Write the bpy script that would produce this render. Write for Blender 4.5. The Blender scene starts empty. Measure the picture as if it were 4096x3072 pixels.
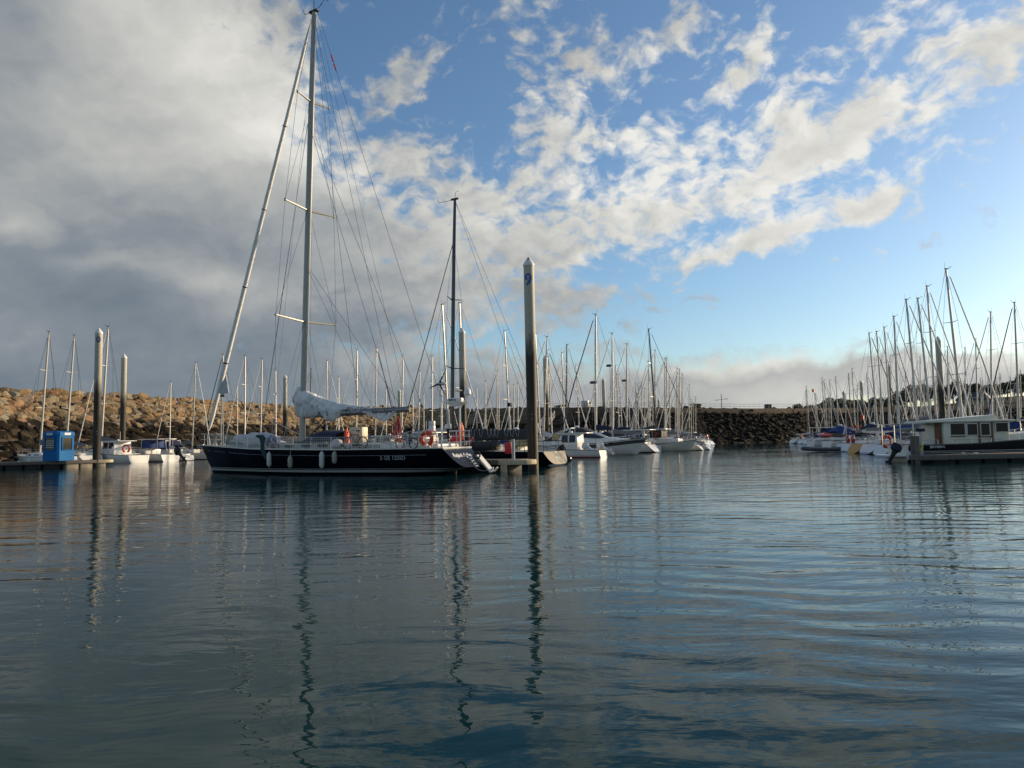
import bpy, bmesh, math, random
from mathutils import Vector, Matrix, noise
R = math.radians
sc = bpy.context.scene
COL = sc.collection
random.seed(7)

# ------------------------------------------------------------------ camera
F, CX, CY, CAMH = 2958.0, 2048.0, 1536.0, 2.0
PITCH, ROLL = R(4.2), 0.0205
_r0, _u0, FWD = Vector((1, 0, 0)), Vector((0, -math.sin(PITCH), math.cos(PITCH))), Vector((0, math.cos(PITCH), math.sin(PITCH)))
CR = _r0 * math.cos(ROLL) - _u0 * math.sin(ROLL)
CU = _r0 * math.sin(ROLL) + _u0 * math.cos(ROLL)
cd = bpy.data.cameras.new('camera'); cam = bpy.data.objects.new('camera', cd); COL.objects.link(cam)
cd.lens = 26.0; cd.sensor_width = 36.0; cd.clip_start = 0.1; cd.clip_end = 6000
m = Matrix((CR, CU, -FWD)).transposed().to_4x4(); m.translation = (0, 0, CAMH)
cam.matrix_world = m
sc.camera = cam

def ray(x, y): return (CR * (x - CX) + CU * (CY - y) + FWD * F).normalized()
def at(x, y, D):                      # point on the pixel's ray at world depth Y = D
    d = ray(x, y); return Vector((0, 0, CAMH)) + d * (D / d.y)
def H(x): return 1752.0 - 0.0205 * (x - 2048)
def gnd(x, D, z=0.0):                 # point at height z, depth D in picture column x
    y = H(x) + (CAMH - z) * F / D
    for _ in range(3):
        p = at(x, y, D); y += (p.z - z) * F / D
    p = at(x, y, D); return Vector((p.x, p.y, z))

# ------------------------------------------------------------------ light
SUN_AZ, SUN_EL = R(25), R(13)         # azimuth measured from +X towards +Y
sd = Vector((math.cos(SUN_AZ) * math.cos(SUN_EL), math.sin(SUN_AZ) * math.cos(SUN_EL), math.sin(SUN_EL)))
sl = bpy.data.lights.new('sun', 'SUN'); sl.energy = 4.6; sl.angle = R(0.5); sl.color = (1.0, 0.77, 0.50)
so = bpy.data.objects.new('sun', sl); COL.objects.link(so); so.location = (60, 20, 60)
so.rotation_euler = sd.to_track_quat('Z', 'Y').to_euler()

sc.view_settings.view_transform = 'Standard'; sc.view_settings.look = 'None'
sc.view_settings.exposure = 0.22; sc.view_settings.gamma = 1.0
sc.cycles.use_denoising = True
sc.cycles.max_bounces = 6; sc.cycles.glossy_bounces = 3; sc.cycles.transparent_max_bounces = 6
sc.cycles.sample_clamp_indirect = 4.0

# ------------------------------------------------------------------ sky
W = bpy.data.worlds.new('World'); sc.world = W; W.use_nodes = True
nt = W.node_tree; nt.nodes.clear()
class G:
    """tiny node-graph helper"""
    def __init__(s, t): s.t = t
    def n(s, typ, **kw):
        x = s.t.nodes.new(typ)
        for k, v in kw.items(): setattr(x, k, v)
        return x
    def put(s, sock, v):
        if isinstance(v, bpy.types.NodeSocket): s.t.links.new(v, sock)
        elif v is not None: sock.default_value = v
    def m(s, op, a, b=None, c=None, clamp=False):
        x = s.n('ShaderNodeMath', operation=op, use_clamp=clamp)
        s.put(x.inputs[0], a); s.put(x.inputs[1], b); s.put(x.inputs[2], c); return x.outputs[0]
    def v(s, op, a, b=None, sc_=None):
        x = s.n('ShaderNodeVectorMath', operation=op)
        s.put(x.inputs[0], a); s.put(x.inputs[1], b)
        if sc_ is not None: s.put(x.inputs['Scale'], sc_)
        return x.outputs['Value'] if op in ('LENGTH', 'DOT_PRODUCT') else x.outputs[0]
    def xyz(s, a, b, c):
        x = s.n('ShaderNodeCombineXYZ'); s.put(x.inputs[0], a); s.put(x.inputs[1], b); s.put(x.inputs[2], c); return x.outputs[0]
    def sep(s, v):
        x = s.n('ShaderNodeSeparateXYZ'); s.put(x.inputs[0], v); return x.outputs
    def noise(s, vec, scale, detail=2, rough=.5, dist=0.0, dims='3D', color=False):
        x = s.n('ShaderNodeTexNoise', noise_dimensions=dims)
        s.put(x.inputs['Vector'], vec); s.put(x.inputs['Scale'], scale); x.inputs['Detail'].default_value = detail
        x.inputs['Roughness'].default_value = rough; x.inputs['Distortion'].default_value = dist
        return x.outputs['Color' if color else 'Fac']
    def rng(s, v, a, b, c=0.0, d=1.0, smooth=False):
        x = s.n('ShaderNodeMapRange', interpolation_type='SMOOTHSTEP' if smooth else 'LINEAR')
        s.put(x.inputs[0], v); x.inputs[1].default_value = a; x.inputs[2].default_value = b
        x.inputs[3].default_value = c; x.inputs[4].default_value = d; return x.outputs[0]
    def mix(s, f, a, b, blend='MIX'):
        x = s.n('ShaderNodeMix', data_type='RGBA', blend_type=blend)
        s.put(x.inputs[0], f); s.put(x.inputs[6], c4(a)); s.put(x.inputs[7], c4(b)); return x.outputs[2]
    def ramp(s, f, stops, interp='LINEAR'):
        x = s.n('ShaderNodeValToRGB'); s.put(x.inputs[0], f); e = x.color_ramp; e.interpolation = interp
        while len(e.elements) < len(stops): e.elements.new(0.5)
        for el, (p, c) in zip(e.elements, stops): el.position = p; el.color = c4(c)
        return x.outputs[0]
    def map(s, vec, loc=(0, 0, 0), rot=(0, 0, 0), scale=(1, 1, 1), typ='POINT'):
        x = s.n('ShaderNodeMapping', vector_type=typ); s.put(x.inputs[0], vec)
        x.inputs[1].default_value = loc; x.inputs[2].default_value = rot; x.inputs[3].default_value = scale
        return x.outputs[0]
def c4(c): return c if isinstance(c, bpy.types.NodeSocket) or len(c) == 4 else (*c, 1.0)

g = G(nt)
tc = g.n('ShaderNodeTexCoord').outputs['Generated']
sky = g.n('ShaderNodeTexSky', sky_type='NISHITA'); sky.sun_disc = False
sky.sun_elevation = SUN_EL; sky.sun_rotation = math.pi / 2 - SUN_AZ
sky.altitude = 0; sky.air_density = 1.0; sky.dust_density = 0.9; sky.ozone_density = 3.0
dx, dy, dz = g.sep(g.v('NORMALIZE', tc))
az = g.m('ARCTAN2', dx, dy); el = g.m('ARCSINE', dz)
ae = g.xyz(az, el, 0.0)
def blob(vec, b):
    x, y, rx, ry, ang = b[:5]
    d = ray(x * 4096 / 2212, y * 4096 / 2212)
    mp = g.map(vec, (math.atan2(d.x, d.y), math.asin(d.z), 0), (0, 0, R(ang + 1.1)),
               (rx * 1.852 / F, ry * 1.852 / F, 1), 'TEXTURE')
    gr = g.n('ShaderNodeTexGradient', gradient_type='SPHERICAL'); g.put(gr.inputs[0], mp)
    return gr.outputs[1]
def blobs(vec, lst, start=0.0):
    acc = start
    for b in lst: acc = g.m('MULTIPLY_ADD', blob(vec, b), b[5], acc)
    return acc
# cloud-plane coordinates give the noise its perspective
inv = g.m('DIVIDE', 1.0, g.m('ADD', g.m('MAXIMUM', dz, 0.0), 0.24))
q = g.xyz(g.m('MULTIPLY', dx, inv), g.m('MULTIPLY', dy, inv), 0.0)
wq = g.v('ADD', q, g.v('SCALE', g.v('SUBTRACT', g.noise(q, 1.6, 3, color=True), (.5, .5, .5)), sc_=0.35))
wae = g.v('ADD', ae, g.v('SCALE', g.v('SUBTRACT', g.noise(ae, 9.0, 4, .6, color=True), (.5, .5, .5)), sc_=0.06))
ne = g.map(wae, rot=(0, 0, R(-14)), scale=(1, 1.55, 1))          # puffs lean up to the right
sh = (0.020, -0.008, 0.0)
def puffs(v): return g.m('MULTIPLY_ADD', g.noise(v, 36.0, 5, .55), 0.52, g.m('MULTIPLY', g.noise(v, 11.0, 4, .5), 0.48))
n1 = puffs(ne)
n2 = puffs(g.v('ADD', ne, sh))
COVER = [  # x, y, rx, ry, angle, weight  (2212-px picture units)
 (60, 200, 640, 520, 0, 1.7), (310, 120, 400, 300, -20, 1.15), (150, 650, 760, 420, 0, 1.6), (600, 90, 110, 120, -50, .45), (560, 260, 170, 150, 0, .2),
 (700, 470, 520, 260, 0, .75), (900, 640, 600, 260, 0, .75), (855, 150, 190, 85, 28, .72), (945, 228, 90, 34, -25, .42), (890, 330, 190, 60, 15, .45), (1000, 420, 360, 130, 5, .35),
 (1080, 40, 110, 60, 0, .35), (1215, 70, 190, 95, -28, .62), (1265, 130, 90, 40, -30, .35), (1450, 80, 210, 62, 42, .66), (1560, 78, 85, 48, 15, .55),
 (1200, 250, 170, 130, 15, .60), (1190, 330, 150, 80, 10, .35), (1370, 290, 130, 52, 8, .55), (1110, 175, 100, 46, 30, .40), (1640, 105, 120, 32, 32, .50), (1570, 170, 140, 38, 20, .50), (1500, 200, 110, 30, 10, .3),
 (1300, 440, 480, 130, 5, .54), (1580, 430, 380, 95, 8, .46), (1450, 250, 420, 160, 10, .14), (1750, 250, 520, 200, 15, .16), (1430, 340, 220, 60, 8, .3), (1880, 235, 460, 120, 20, .54), (2060, 140, 330, 62, 20, .50), (1780, 170, 260, 70, 25, .34), (1740, 330, 210, 60, 14, .55), (2180, 80, 140, 60, 40, .45), (2120, 200, 200, 50, 12, .4),
 (1790, 460, 400, 62, 13, .95), (1660, 525, 260, 26, 11, .80), (1900, 420, 200, 30, 12, .4), (1150, 600, 420, 140, 0, .35), (1280, 655, 240, 34, 4, .40), (1520, 650, 120, 13, 3, .50), (1250, 520, 300, 70, 8, .3),
 (1640, 806, 360, 60, 2, .95), (1500, 850, 600, 50, 0, .4), (1900, 800, 380, 42, 4, .45), (2130, 800, 260, 60, 0, .65), (1500, 868, 1700, 62, 0, 1.0), (1200, 830, 560, 90, 0, .55), (700, 860, 1000, 110, 0, .7),
 (770, 50, 150, 100, 0, -.35), (1000, 250, 100, 50, -10, -.3), (1000, 70, 110, 70, 0, -.3), (2050, 650, 520, 130, 0, -.45), (1100, 480, 60, 40, 0, -.2)]
cov = blobs(wae, COVER, -0.11)
back = g.m('MULTIPLY', g.rng(dy, 0.35, -0.2), 0.45)   # scattered cloud round the rest of the sky
low = g.rng(dz, .0, .20, .35, 1.0)
val = g.m('ADD', g.m('ADD', cov, back), g.m('MULTIPLY', g.m('MULTIPLY', g.m('SUBTRACT', n1, 0.5), 4.2), low))
alpha = g.rng(val, 0.03, 0.90, smooth=True)
alpha = g.m('MULTIPLY', alpha, g.rng(dz, -0.02, 0.0))
SHADE = [ # brightness of the cloud
 (400, 150, 440, 280, -25, .42), (580, 240, 260, 200, -40, .22), (60, 300, 260, 420, 0, .03), (30, 20, 200, 130, 0, -.12), (30, 480, 80, 50, 0, .28),
 (150, 730, 640, 260, 0, -.26), (500, 860, 600, 90, 0, -.14), (620, 650, 260, 80, 0, .20), (340, 470, 420, 130, -15, -.12), (430, 600, 130, 40, 0, .22), (700, 330, 300, 90, -20, .14), (800, 700, 300, 80, 0, -.12), (250, 560, 150, 30, 0, .15),
 (1500, 300, 900, 330, 12, .58), (1950, 250, 500, 250, 15, .30), (1780, 475, 460, 130, 13, .34), (1650, 782, 220, 30, 2, .45), (2130, 790, 200, 40, 0, .25), (1650, 850, 900, 90, 0, .26), (2000, 800, 400, 80, 0, .12), (950, 850, 500, 60, 0, -.12)]
shd = blobs(wae, SHADE, 0.42)
rel = g.m('MULTIPLY', g.m('MULTIPLY', g.m('SUBTRACT', n1, n2), 1.0), g.m('MULTIPLY', low, g.rng(cov, .6, 1.5, 1.0, .22)))
soft = g.noise(g.map(wae, rot=(0, 0, R(-10)), scale=(1, 2.4, 1)), 4.2, 3, .45)
dens = g.m('MULTIPLY', g.m('SUBTRACT', g.rng(val, .2, 1.3), .5), .16)        # thick parts are lit least from below
shade = g.m('ADD', g.m('ADD', shd, rel), g.m('MULTIPLY', g.m('SUBTRACT', soft, .5), 0.75))
shade = g.rng(g.m('SUBTRACT', shade, dens), 0.0, 1.0)
ccol = g.ramp(shade, [(0.0, (.135, .17, .21)), (0.25, (.215, .245, .275)), (0.5, (.38, .39, .385)), (0.78, (.58, .575, .54)), (1.0, (.74, .73, .69))])
SKYMUL = 10.0
skc = g.mix(1.0, sky.outputs[0], (1.14, 1.22, 1.25), 'MULTIPLY')
ccol = g.v('SCALE', ccol, sc_=9.0)
mixc = g.mix(alpha, skc, ccol)
bg = g.n('ShaderNodeBackground'); g.put(bg.inputs[0], mixc); bg.inputs[1].default_value = 0.11
ow = g.n('ShaderNodeOutputWorld'); nt.links.new(bg.outputs[0], ow.inputs[0])

# ------------------------------------------------------------------ mesh helpers
class MB:
    def __init__(s): s.V = []; s.Fc = []
    def add(s, vs, fs):
        o = len(s.V); s.V += [tuple(v) for v in vs]; s.Fc += [tuple(i + o for i in f) for f in fs]; return s
    def box(s, c, d, rz=0.0, taper=1.0):
        hx, hy, hz = d[0] / 2, d[1] / 2, d[2] / 2; cr, sr = math.cos(rz), math.sin(rz); vs = []
        for z in (-1, 1):
            t = taper if z > 0 else 1.0
            for x, y in ((-1, -1), (1, -1), (1, 1), (-1, 1)):
                X, Y = x * hx * t, y * hy * t
                vs.append((c[0] + X * cr - Y * sr, c[1] + X * sr + Y * cr, c[2] + z * hz))
        return s.add(vs, [(3, 2, 1, 0), (4, 5, 6, 7), (0, 1, 5, 4), (1, 2, 6, 5), (2, 3, 7, 6), (3, 0, 4, 7)])
    def tube(s, pts, r, n=6, cap=True):
        pts = [Vector(p) for p in pts]; N = len(pts)
        rs = r if isinstance(r, (list, tuple)) else [r] * N
        vs = []; up = None
        for i, p in enumerate(pts):
            t = (pts[min(i + 1, N - 1)] - pts[max(i - 1, 0)])
            if t.length < 1e-9: t = Vector((0, 0, 1))
            t.normalize()
            if up is None: up = Vector((0, 0, 1)) if abs(t.z) < .9 else Vector((1, 0, 0))
            a = t.cross(up)
            if a.length < 1e-6: a = t.orthogonal()
            a.normalize(); b = a.cross(t).normalized(); up = b
            for k in range(n):
                an = 2 * math.pi * k / n
                vs.append(p + (a * math.cos(an) + b * math.sin(an)) * rs[i])
        fs = [(i * n + k, i * n + (k + 1) % n, (i + 1) * n + (k + 1) % n, (i + 1) * n + k) for i in range(N - 1) for k in range(n)]
        if cap: fs += [tuple(range(n))[::-1], tuple(range((N - 1) * n, N * n))]
        return s.add(vs, fs)
    def ring(s, c, Rr, r, axis='y', n=20, m=8, a0=0, a1=360):
        pts = []
        full = abs(a1 - a0) >= 360
        for i in range(n + 1):
            a = R(a0 + (a1 - a0) * i / n); u, v = math.cos(a) * Rr, math.sin(a) * Rr
            pts.append({'y': (c[0] + u, c[1], c[2] + v), 'x': (c[0], c[1] + u, c[2] + v), 'z': (c[0] + u, c[1] + v, c[2])}[axis])
        return s.tube(pts, r, m, not full)
    def loft(s, rings, closed=True, caps=True):
        n = len(rings[0]); vs = [p for r_ in rings for p in r_]; K = n if closed else n - 1
        fs = [(i * n + k, i * n + (k + 1) % n, (i + 1) * n + (k + 1) % n, (i + 1) * n + k) for i in range(len(rings) - 1) for k in range(K)]
        if caps and closed: fs += [tuple(range(n))[::-1], tuple(range((len(rings) - 1) * n, len(rings) * n))]
        return s.add(vs, fs)
    def lathe(s, prof, c=(0, 0, 0), n=16):
        rings = [[(c[0] + r * math.cos(2 * math.pi * k / n), c[1] + r * math.sin(2 * math.pi * k / n), c[2] + z) for k in range(n)] for r, z in prof]
        return s.loft(rings)
    def prism(s, poly, y0, y1, plane='xz'):
        A = [(p[0], y0, p[1]) if plane == 'xz' else (p[0], p[1], y0) for p in poly]
        B = [(p[0], y1, p[1]) if plane == 'xz' else (p[0], p[1], y1) for p in poly]
        n = len(poly); return s.add(A + B, [tuple(range(n)), tuple(range(2 * n - 1, n - 1, -1))] + [(k + n, (k + 1) % n + n, (k + 1) % n, k) for k in range(n)])
    def build(s, name, mt, parent=None, loc=None, smooth=35, bevel=0):
        me = bpy.data.meshes.new(name); me.from_pydata(s.V, [], s.Fc)
        bm = bmesh.new(); bm.from_mesh(me)
        bmesh.ops.remove_doubles(bm, verts=bm.verts, dist=1e-5)
        bmesh.ops.recalc_face_normals(bm, faces=bm.faces)
        if bevel: bmesh.ops.bevel(bm, geom=list(bm.edges), offset=bevel, segments=2, affect='EDGES', profile=.5, clamp_overlap=True)
        bm.to_mesh(me); bm.free()
        if smooth:
            me.polygons.foreach_set('use_smooth', [True] * len(me.polygons)); me.set_sharp_from_angle(angle=R(smooth))
        me.materials.append(mt)
        o = bpy.data.objects.new(name, me); COL.objects.link(o)
        if parent is not None: o.parent = parent
        if loc is not None: o.location = loc
        return o
def tag(o, label=None, cat=None, group=None, kind=None):
    for k, v in (('label', label), ('category', cat), ('group', group), ('kind', kind)):
        if v: o[k] = v
    return o
def empty(name, loc=(0, 0, 0), rz=0.0):
    o = bpy.data.objects.new(name, None); COL.objects.link(o); o.location = loc; o.rotation_euler = (0, 0, rz)
    o.empty_display_size = .3; return o
def copy_tree(o, parent=None):
    c = o.copy(); COL.objects.link(c)
    if parent is not None: c.parent = parent
    for ch in list(o.children): copy_tree(ch, c)
    return c

# ------------------------------------------------------------------ materials
def mat(name, col, rough=.5, metal=0.0, var=.12, scale=3.0, bump=0.0, bscale=20.0, coat=0.0, spec=.5):
    m_ = bpy.data.materials.new(name); m_.use_nodes = True; t = m_.node_tree; G_ = G(t)
    p = t.nodes['Principled BSDF']; p.inputs['Roughness'].default_value = rough; p.inputs['Metallic'].default_value = metal
    p.inputs['Specular IOR Level'].default_value = spec
    if coat: p.inputs['Coat Weight'].default_value = coat; p.inputs['Coat Roughness'].default_value = .1
    oc = G_.n('ShaderNodeTexCoord').outputs['Object']
    nz = G_.noise(oc, scale, 4, .6)
    f = G_.rng(nz, .3, .7, 1 - var, 1 + var * .6)
    G_.put(p.inputs['Base Color'], G_.v('SCALE', (col[0], col[1], col[2]), sc_=f))
    if bump:
        b = G_.n('ShaderNodeBump'); b.inputs['Strength'].default_value = 1; b.inputs['Distance'].default_value = bump
        G_.put(b.inputs['Height'], G_.noise(oc, bscale, 4, .6)); G_.put(p.inputs['Normal'], b.outputs[0])
    return m_
M = {}
def mk(k, *a, **kw): M[k] = mat(k, *a, **kw)
mk('white_gelcoat', (.74, .73, .69), .28, var=.08, scale=1.2)
mk('cream_gelcoat', (.66, .63, .52), .32, var=.08, scale=1.2)
mk('grey_gelcoat', (.40, .41, .41), .35)
mk('dark_grey', (.07, .07, .075), .4)
mk('navy_gelcoat', (.008, .011, .028), .16, coat=.3, var=.2)
mk('black_hull', (.006, .007, .010), .20, var=.3)
mk('black_matt', (.012, .012, .013), .55)
mk('rubber', (.018, .018, .02), .7, bump=.003)
mk('yellow_hull', (.55, .27, .02), .35)
mk('red_paint', (.45, .03, .025), .4)
mk('teak', (.23, .13, .065), .6, bump=.002, bscale=60)
mk('varnish', (.13, .045, .02), .35)
mk('deck_grey', (.33, .33, .32), .6, var=.15)
mk('deck_white', (.58, .57, .53), .55, var=.12)
mk('alloy', (.56, .52, .47), .42, metal=.35, var=.08)
mk('alloy_dark', (.20, .195, .19), .35, metal=.6)
mk('mast_black', (.012, .012, .014), .18, coat=.5)
mk('mast_wood', (.30, .13, .055), .4)
mk('steel', (.62, .62, .62), .22, metal=.9, var=.06)
mk('wire', (.09, .09, .095), .45, metal=.3)
mk('wire_light', (.42, .42, .41), .4, metal=.4)
mk('rope_white', (.60, .59, .55), .8)
mk('rope_dark', (.05, .05, .06), .8)
mk('sailcloth', (.68, .68, .67), .8, var=.04, scale=.8, bump=.004, bscale=14)
mk('jib_cloth', (.74, .73, .69), .7, var=.06, scale=2.0, bump=.004, bscale=10)
mk('cover_blue', (.012, .040, .17), .75, bump=.008, bscale=6)
mk('cover_navy', (.010, .014, .045), .75, bump=.008, bscale=6)
mk('cover_grey', (.16, .165, .17), .8, bump=.008, bscale=6)
mk('cover_black', (.035, .035, .036), .75, bump=.008, bscale=6)
mk('cover_tan', (.50, .36, .17), .8, bump=.008, bscale=6)
mk('cover_light', (.50, .49, .51), .8, bump=.008, bscale=6)
mk('orange', (.75, .075, .02), .5)
mk('red_plastic', (.55, .02, .035), .45)
mk('fender_white', (.56, .56, .53), .5, var=.25, scale=9)
mk('fender_olive', (.33, .33, .25), .55, var=.25, scale=9)
mk('plastic_white', (.72, .71, .68), .35)
mk('plastic_cream', (.62, .55, .38), .5)
mk('kiosk_blue', (.006, .125, .35), .6, spec=.15, var=.10)
mk('sign_blue', (.03, .11, .33), .6)
mk('number_navy', (.02, .04, .17), .6)
mk('lettering_white', (.70, .70, .68), .5)
mk('lettering_grey', (.30, .31, .33), .5)
mk('lettering_black', (.02, .02, .02), .5)
mk('window_dark', (.010, .012, .016), .12, spec=.3)
mk('window_tint', (.02, .026, .03), .1, spec=.4)
mk('wood_planks', (.13, .115, .095), .8, var=.3, scale=6, bump=.006, bscale=30)
mk('wood_pale', (.50, .42, .28), .75, var=.2, scale=6)
mk('float_black', (.008, .008, .009), .7)
mk('concrete_float', (.30, .27, .21), .85, var=.3, scale=4)
mk('teal_paint', (.02, .20, .17), .4)
mk('leaf_dark', (.035, .05, .020), .9, var=.5, scale=.8)
mk('leaf_olive', (.075, .075, .03), .9, var=.5, scale=.8)
mk('bark', (.09, .06, .04), .9)
mk('lamp_metal', (.10, .10, .10), .5, metal=.4)
mk('car_dark', (.03, .035, .045), .3, coat=.4)
mk('car_light', (.45, .46, .47), .3, coat=.4)
mk('house_wall', (.30, .26, .19), .8)
mk('roof_slate', (.07, .07, .08), .7)
mk('rock_path', (.09, .062, .035), .95, var=.4, scale=.8, bump=.05, bscale=3)

def hull_mat(name, col, zs, stripe, rough=.22, spec=.5, coat=.25):
    """topsides colour with painted boot stripes at the given heights"""
    m_ = mat(name, col, rough, var=.1, scale=1.0, coat=coat, spec=spec); t = m_.node_tree; G_ = G(t)
    p = t.nodes['Principled BSDF']; base = p.inputs['Base Color'].links[0].from_socket
    z = G_.sep(G_.n('ShaderNodeTexCoord').outputs['Object'])[2]
    acc = None
    for a, b in zs:
        f = G_.m('MULTIPLY', G_.m('GREATER_THAN', z, a), G_.m('LESS_THAN', z, b))
        acc = f if acc is None else G_.m('ADD', acc, f, clamp=True)
    G_.put(p.inputs['Base Color'], G_.mix(acc, base, stripe)); M[name] = m_
hull_mat('yacht_hull', (.0035, .004, .008), [(.17, .31), (.36, .39)], (.36, .36, .34), .25, .05, 0)
hull_mat('white_hull', (.72, .71, .67), [(-2, .10)], (.02, .025, .035), .3)
hull_mat('white_hull_blue', (.72, .71, .67), [(-2, .08), (.13, .18)], (.012, .03, .11), .3)
hull_mat('white_hull_red', (.70, .69, .66), [(-2, .09), (.14, .18)], (.22, .02, .015), .3)
hull_mat('navy_hull', (.008, .012, .032), [(.10, .16)], (.5, .5, .5), .2)

# pile: weathered steel, clean above the tide line and weed-grown below
def pile_mat():
    m_ = bpy.data.materials.new('tidal_pile'); m_.use_nodes = True; t = m_.node_tree; g_ = G(t)
    p = t.nodes['Principled BSDF']; p.inputs['Roughness'].default_value = .62
    oc = g_.n('ShaderNodeTexCoord').outputs['Object']; x, y, z = g_.sep(oc)
    rnd = g_.n('ShaderNodeObjectInfo').outputs['Random']
    oc2 = g_.v('ADD', oc, g_.xyz(g_.m('MULTIPLY', rnd, 37.0), 0.0, 0.0))
    st = g_.noise(g_.map(oc2, scale=(3.5, 3.5, .45)), 1.0, 5, .65)
    zz = g_.m('ADD', z, g_.m('MULTIPLY', g_.m('SUBTRACT', st, .5), 3.4))
    col = g_.ramp(g_.rng(zz, 0, 13.5), [(0, (.022, .017, .009)), (.12, (.034, .027, .012)), (.32, (.021, .020, .008)), (.44, (.012, .011, .007)),
                                       (.535, (.017, .014, .011)), (.585, (.12, .108, .08)), (.66, (.38, .35, .28)), (1, (.47, .44, .36))])
    rust = g_.rng(g_.noise(g_.map(oc2, scale=(7, 7, .25)), 1.0, 3, .5), .66, .74)
    col = g_.mix(g_.m('MULTIPLY', rust, .55), col, (.16, .07, .03))
    sp = g_.rng(g_.noise(oc2, 7, 3, .6), .60, .72); col = g_.mix(g_.m('MULTIPLY', sp, .45), col, (.04, .035, .025))
    g_.put(p.inputs['Base Color'], col)
    b = g_.n('ShaderNodeBump'); b.inputs['Distance'].default_value = .02; g_.put(b.inputs['Height'], g_.noise(oc2, 14, 4, .6)); g_.put(p.inputs['Normal'], b.outputs[0])
    return m_
M['pile'] = pile_mat()

def rock_mat():
    m_ = bpy.data.materials.new('breakwater_rock'); m_.use_nodes = True; t = m_.node_tree; g_ = G(t)
    p = t.nodes['Principled BSDF']; p.inputs['Roughness'].default_value = .9; p.inputs['Specular IOR Level'].default_value = .12
    pos = g_.n('ShaderNodeNewGeometry').outputs['Position']; x, y, z = g_.sep(pos)
    at_ = g_.n('ShaderNodeAttribute', attribute_name='tone', attribute_type='GEOMETRY').outputs['Fac']
    dry = g_.ramp(at_, [(0, (.13, .105, .07)), (.18, (.25, .18, .105)), (.38, (.32, .22, .125)), (.55, (.28, .235, .165)), (.72, (.36, .265, .16)), (.86, (.25, .245, .21)), (1, (.31, .165, .085))])
    wet = g_.ramp(at_, [(0, (.014, .011, .008)), (.6, (.026, .020, .013)), (.84, (.045, .036, .022)), (.93, (.11, .09, .055)), (1, (.20, .165, .105))])
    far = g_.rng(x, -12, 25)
    dry = g_.mix(g_.m('MULTIPLY', far, .97), dry, (.012, .011, .009)); wet = g_.mix(g_.m('MULTIPLY', far, .93), wet, (.008, .0075, .0065))  # shade of the slope turned from the sun, painted into the far rocks' colour
    lvl = g_.m('ADD', z, g_.m('ADD', g_.m('MULTIPLY', g_.m('SUBTRACT', g_.noise(pos, .5, 3), .5), 1.6), g_.m('MULTIPLY', g_.m('SUBTRACT', at_, .5), 1.3)))
    f = g_.rng(lvl, 5.3, 6.3, smooth=True)
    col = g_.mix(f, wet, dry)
    n = g_.noise(pos, 2.2, 5, .65); col = g_.mix(1.0, col, g_.ramp(n, [(.3, (.52, .50, .47)), (.65, (.98, .96, .92))]), 'MULTIPLY')
    g_.put(p.inputs['Base Color'], col)
    b = g_.n('ShaderNodeBump'); b.inputs['Distance'].default_value = .12; g_.put(b.inputs['Height'], g_.noise(pos, 1.6, 5, .65)); g_.put(p.inputs['Normal'], b.outputs[0])
    return m_
M['rock'] = rock_mat()

# ------------------------------------------------------------------ water
def water_mat():
    m_ = bpy.data.materials.new('harbour_water'); m_.use_nodes = True; t = m_.node_tree; g_ = G(t)
    p = t.nodes['Principled BSDF']; p.inputs['Base Color'].default_value = (.0010, .0270, .0310, 1); p.inputs['Specular Tint'].default_value = (.60, .92, 1.0, 1); p.inputs['Specular IOR Level'].default_value = .5
    p.inputs['Roughness'].default_value = .02; p.inputs['IOR'].default_value = 1.20
    pos = g_.n('ShaderNodeNewGeometry').outputs['Position']
    wp = g_.v('ADD', pos, g_.v('SCALE', g_.v('SUBTRACT', g_.noise(pos, .35, 2, color=True), (.5, .5, .5)), sc_=1.2))
    swell = g_.noise(g_.map(wp, rot=(0, 0, R(24)), scale=(.35, 1.5, 1)), 1.0, 1.5, .45)
    mid = g_.noise(g_.map(wp, rot=(0, 0, R(-12)), scale=(1.3, 3.2, 1)), 1.0, 2, .5)
    fine = g_.noise(g_.map(wp, rot=(0, 0, R(10)), scale=(3.2, 7.5, 1)), 1.0, 2, .5)
    rip = g_.noise(g_.map(wp, scale=(9, 18, 1)), 1.0, 2, .55)
    patch = g_.rng(g_.noise(g_.map(pos, scale=(.05, .10, 1)), 1.0, 3, .5), .38, .62, .25, 1.5)   # cat's-paws
    y = g_.sep(pos)[1]
    far = g_.rng(y, 6, 32, .30, 1.0)
    h = g_.m('ADD', g_.m('MULTIPLY', swell, .027), g_.m('MULTIPLY', mid, .0095))
    wt = g_.n('ShaderNodeTexWave', wave_type='BANDS', bands_direction='Y', wave_profile='SIN')
    g_.put(wt.inputs['Vector'], g_.map(wp, rot=(0, 0, R(17)))); wt.inputs['Scale'].default_value = .42; wt.inputs['Distortion'].default_value = 3.5
    wt.inputs['Detail'].default_value = 1.5; wt.inputs['Detail Scale'].default_value = .8
    px_, py_, pz_ = g_.sep(pos)
    trn = g_.m('MULTIPLY', g_.rng(px_, -2.5, 3.5, .12, 1.0, smooth=True), g_.rng(py_, 30, 9, 0.0, 1.0))      # a wave train spreading over the right foreground
    h = g_.m('ADD', h, g_.m('MULTIPLY', wt.outputs['Fac'], g_.m('MULTIPLY', trn, .0085)))
    h2 = g_.m('ADD', g_.m('MULTIPLY', fine, .0052), g_.m('MULTIPLY', rip, g_.m('MULTIPLY', far, .0022)))
    h = g_.m('ADD', h, g_.m('MULTIPLY', h2, patch))
    b = g_.n('ShaderNodeBump'); b.inputs['Strength'].default_value = 1.0; b.inputs['Distance'].default_value = 1.0
    g_.put(b.inputs['Height'], h); g_.put(p.inputs['Normal'], b.outputs[0])
    return m_
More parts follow.
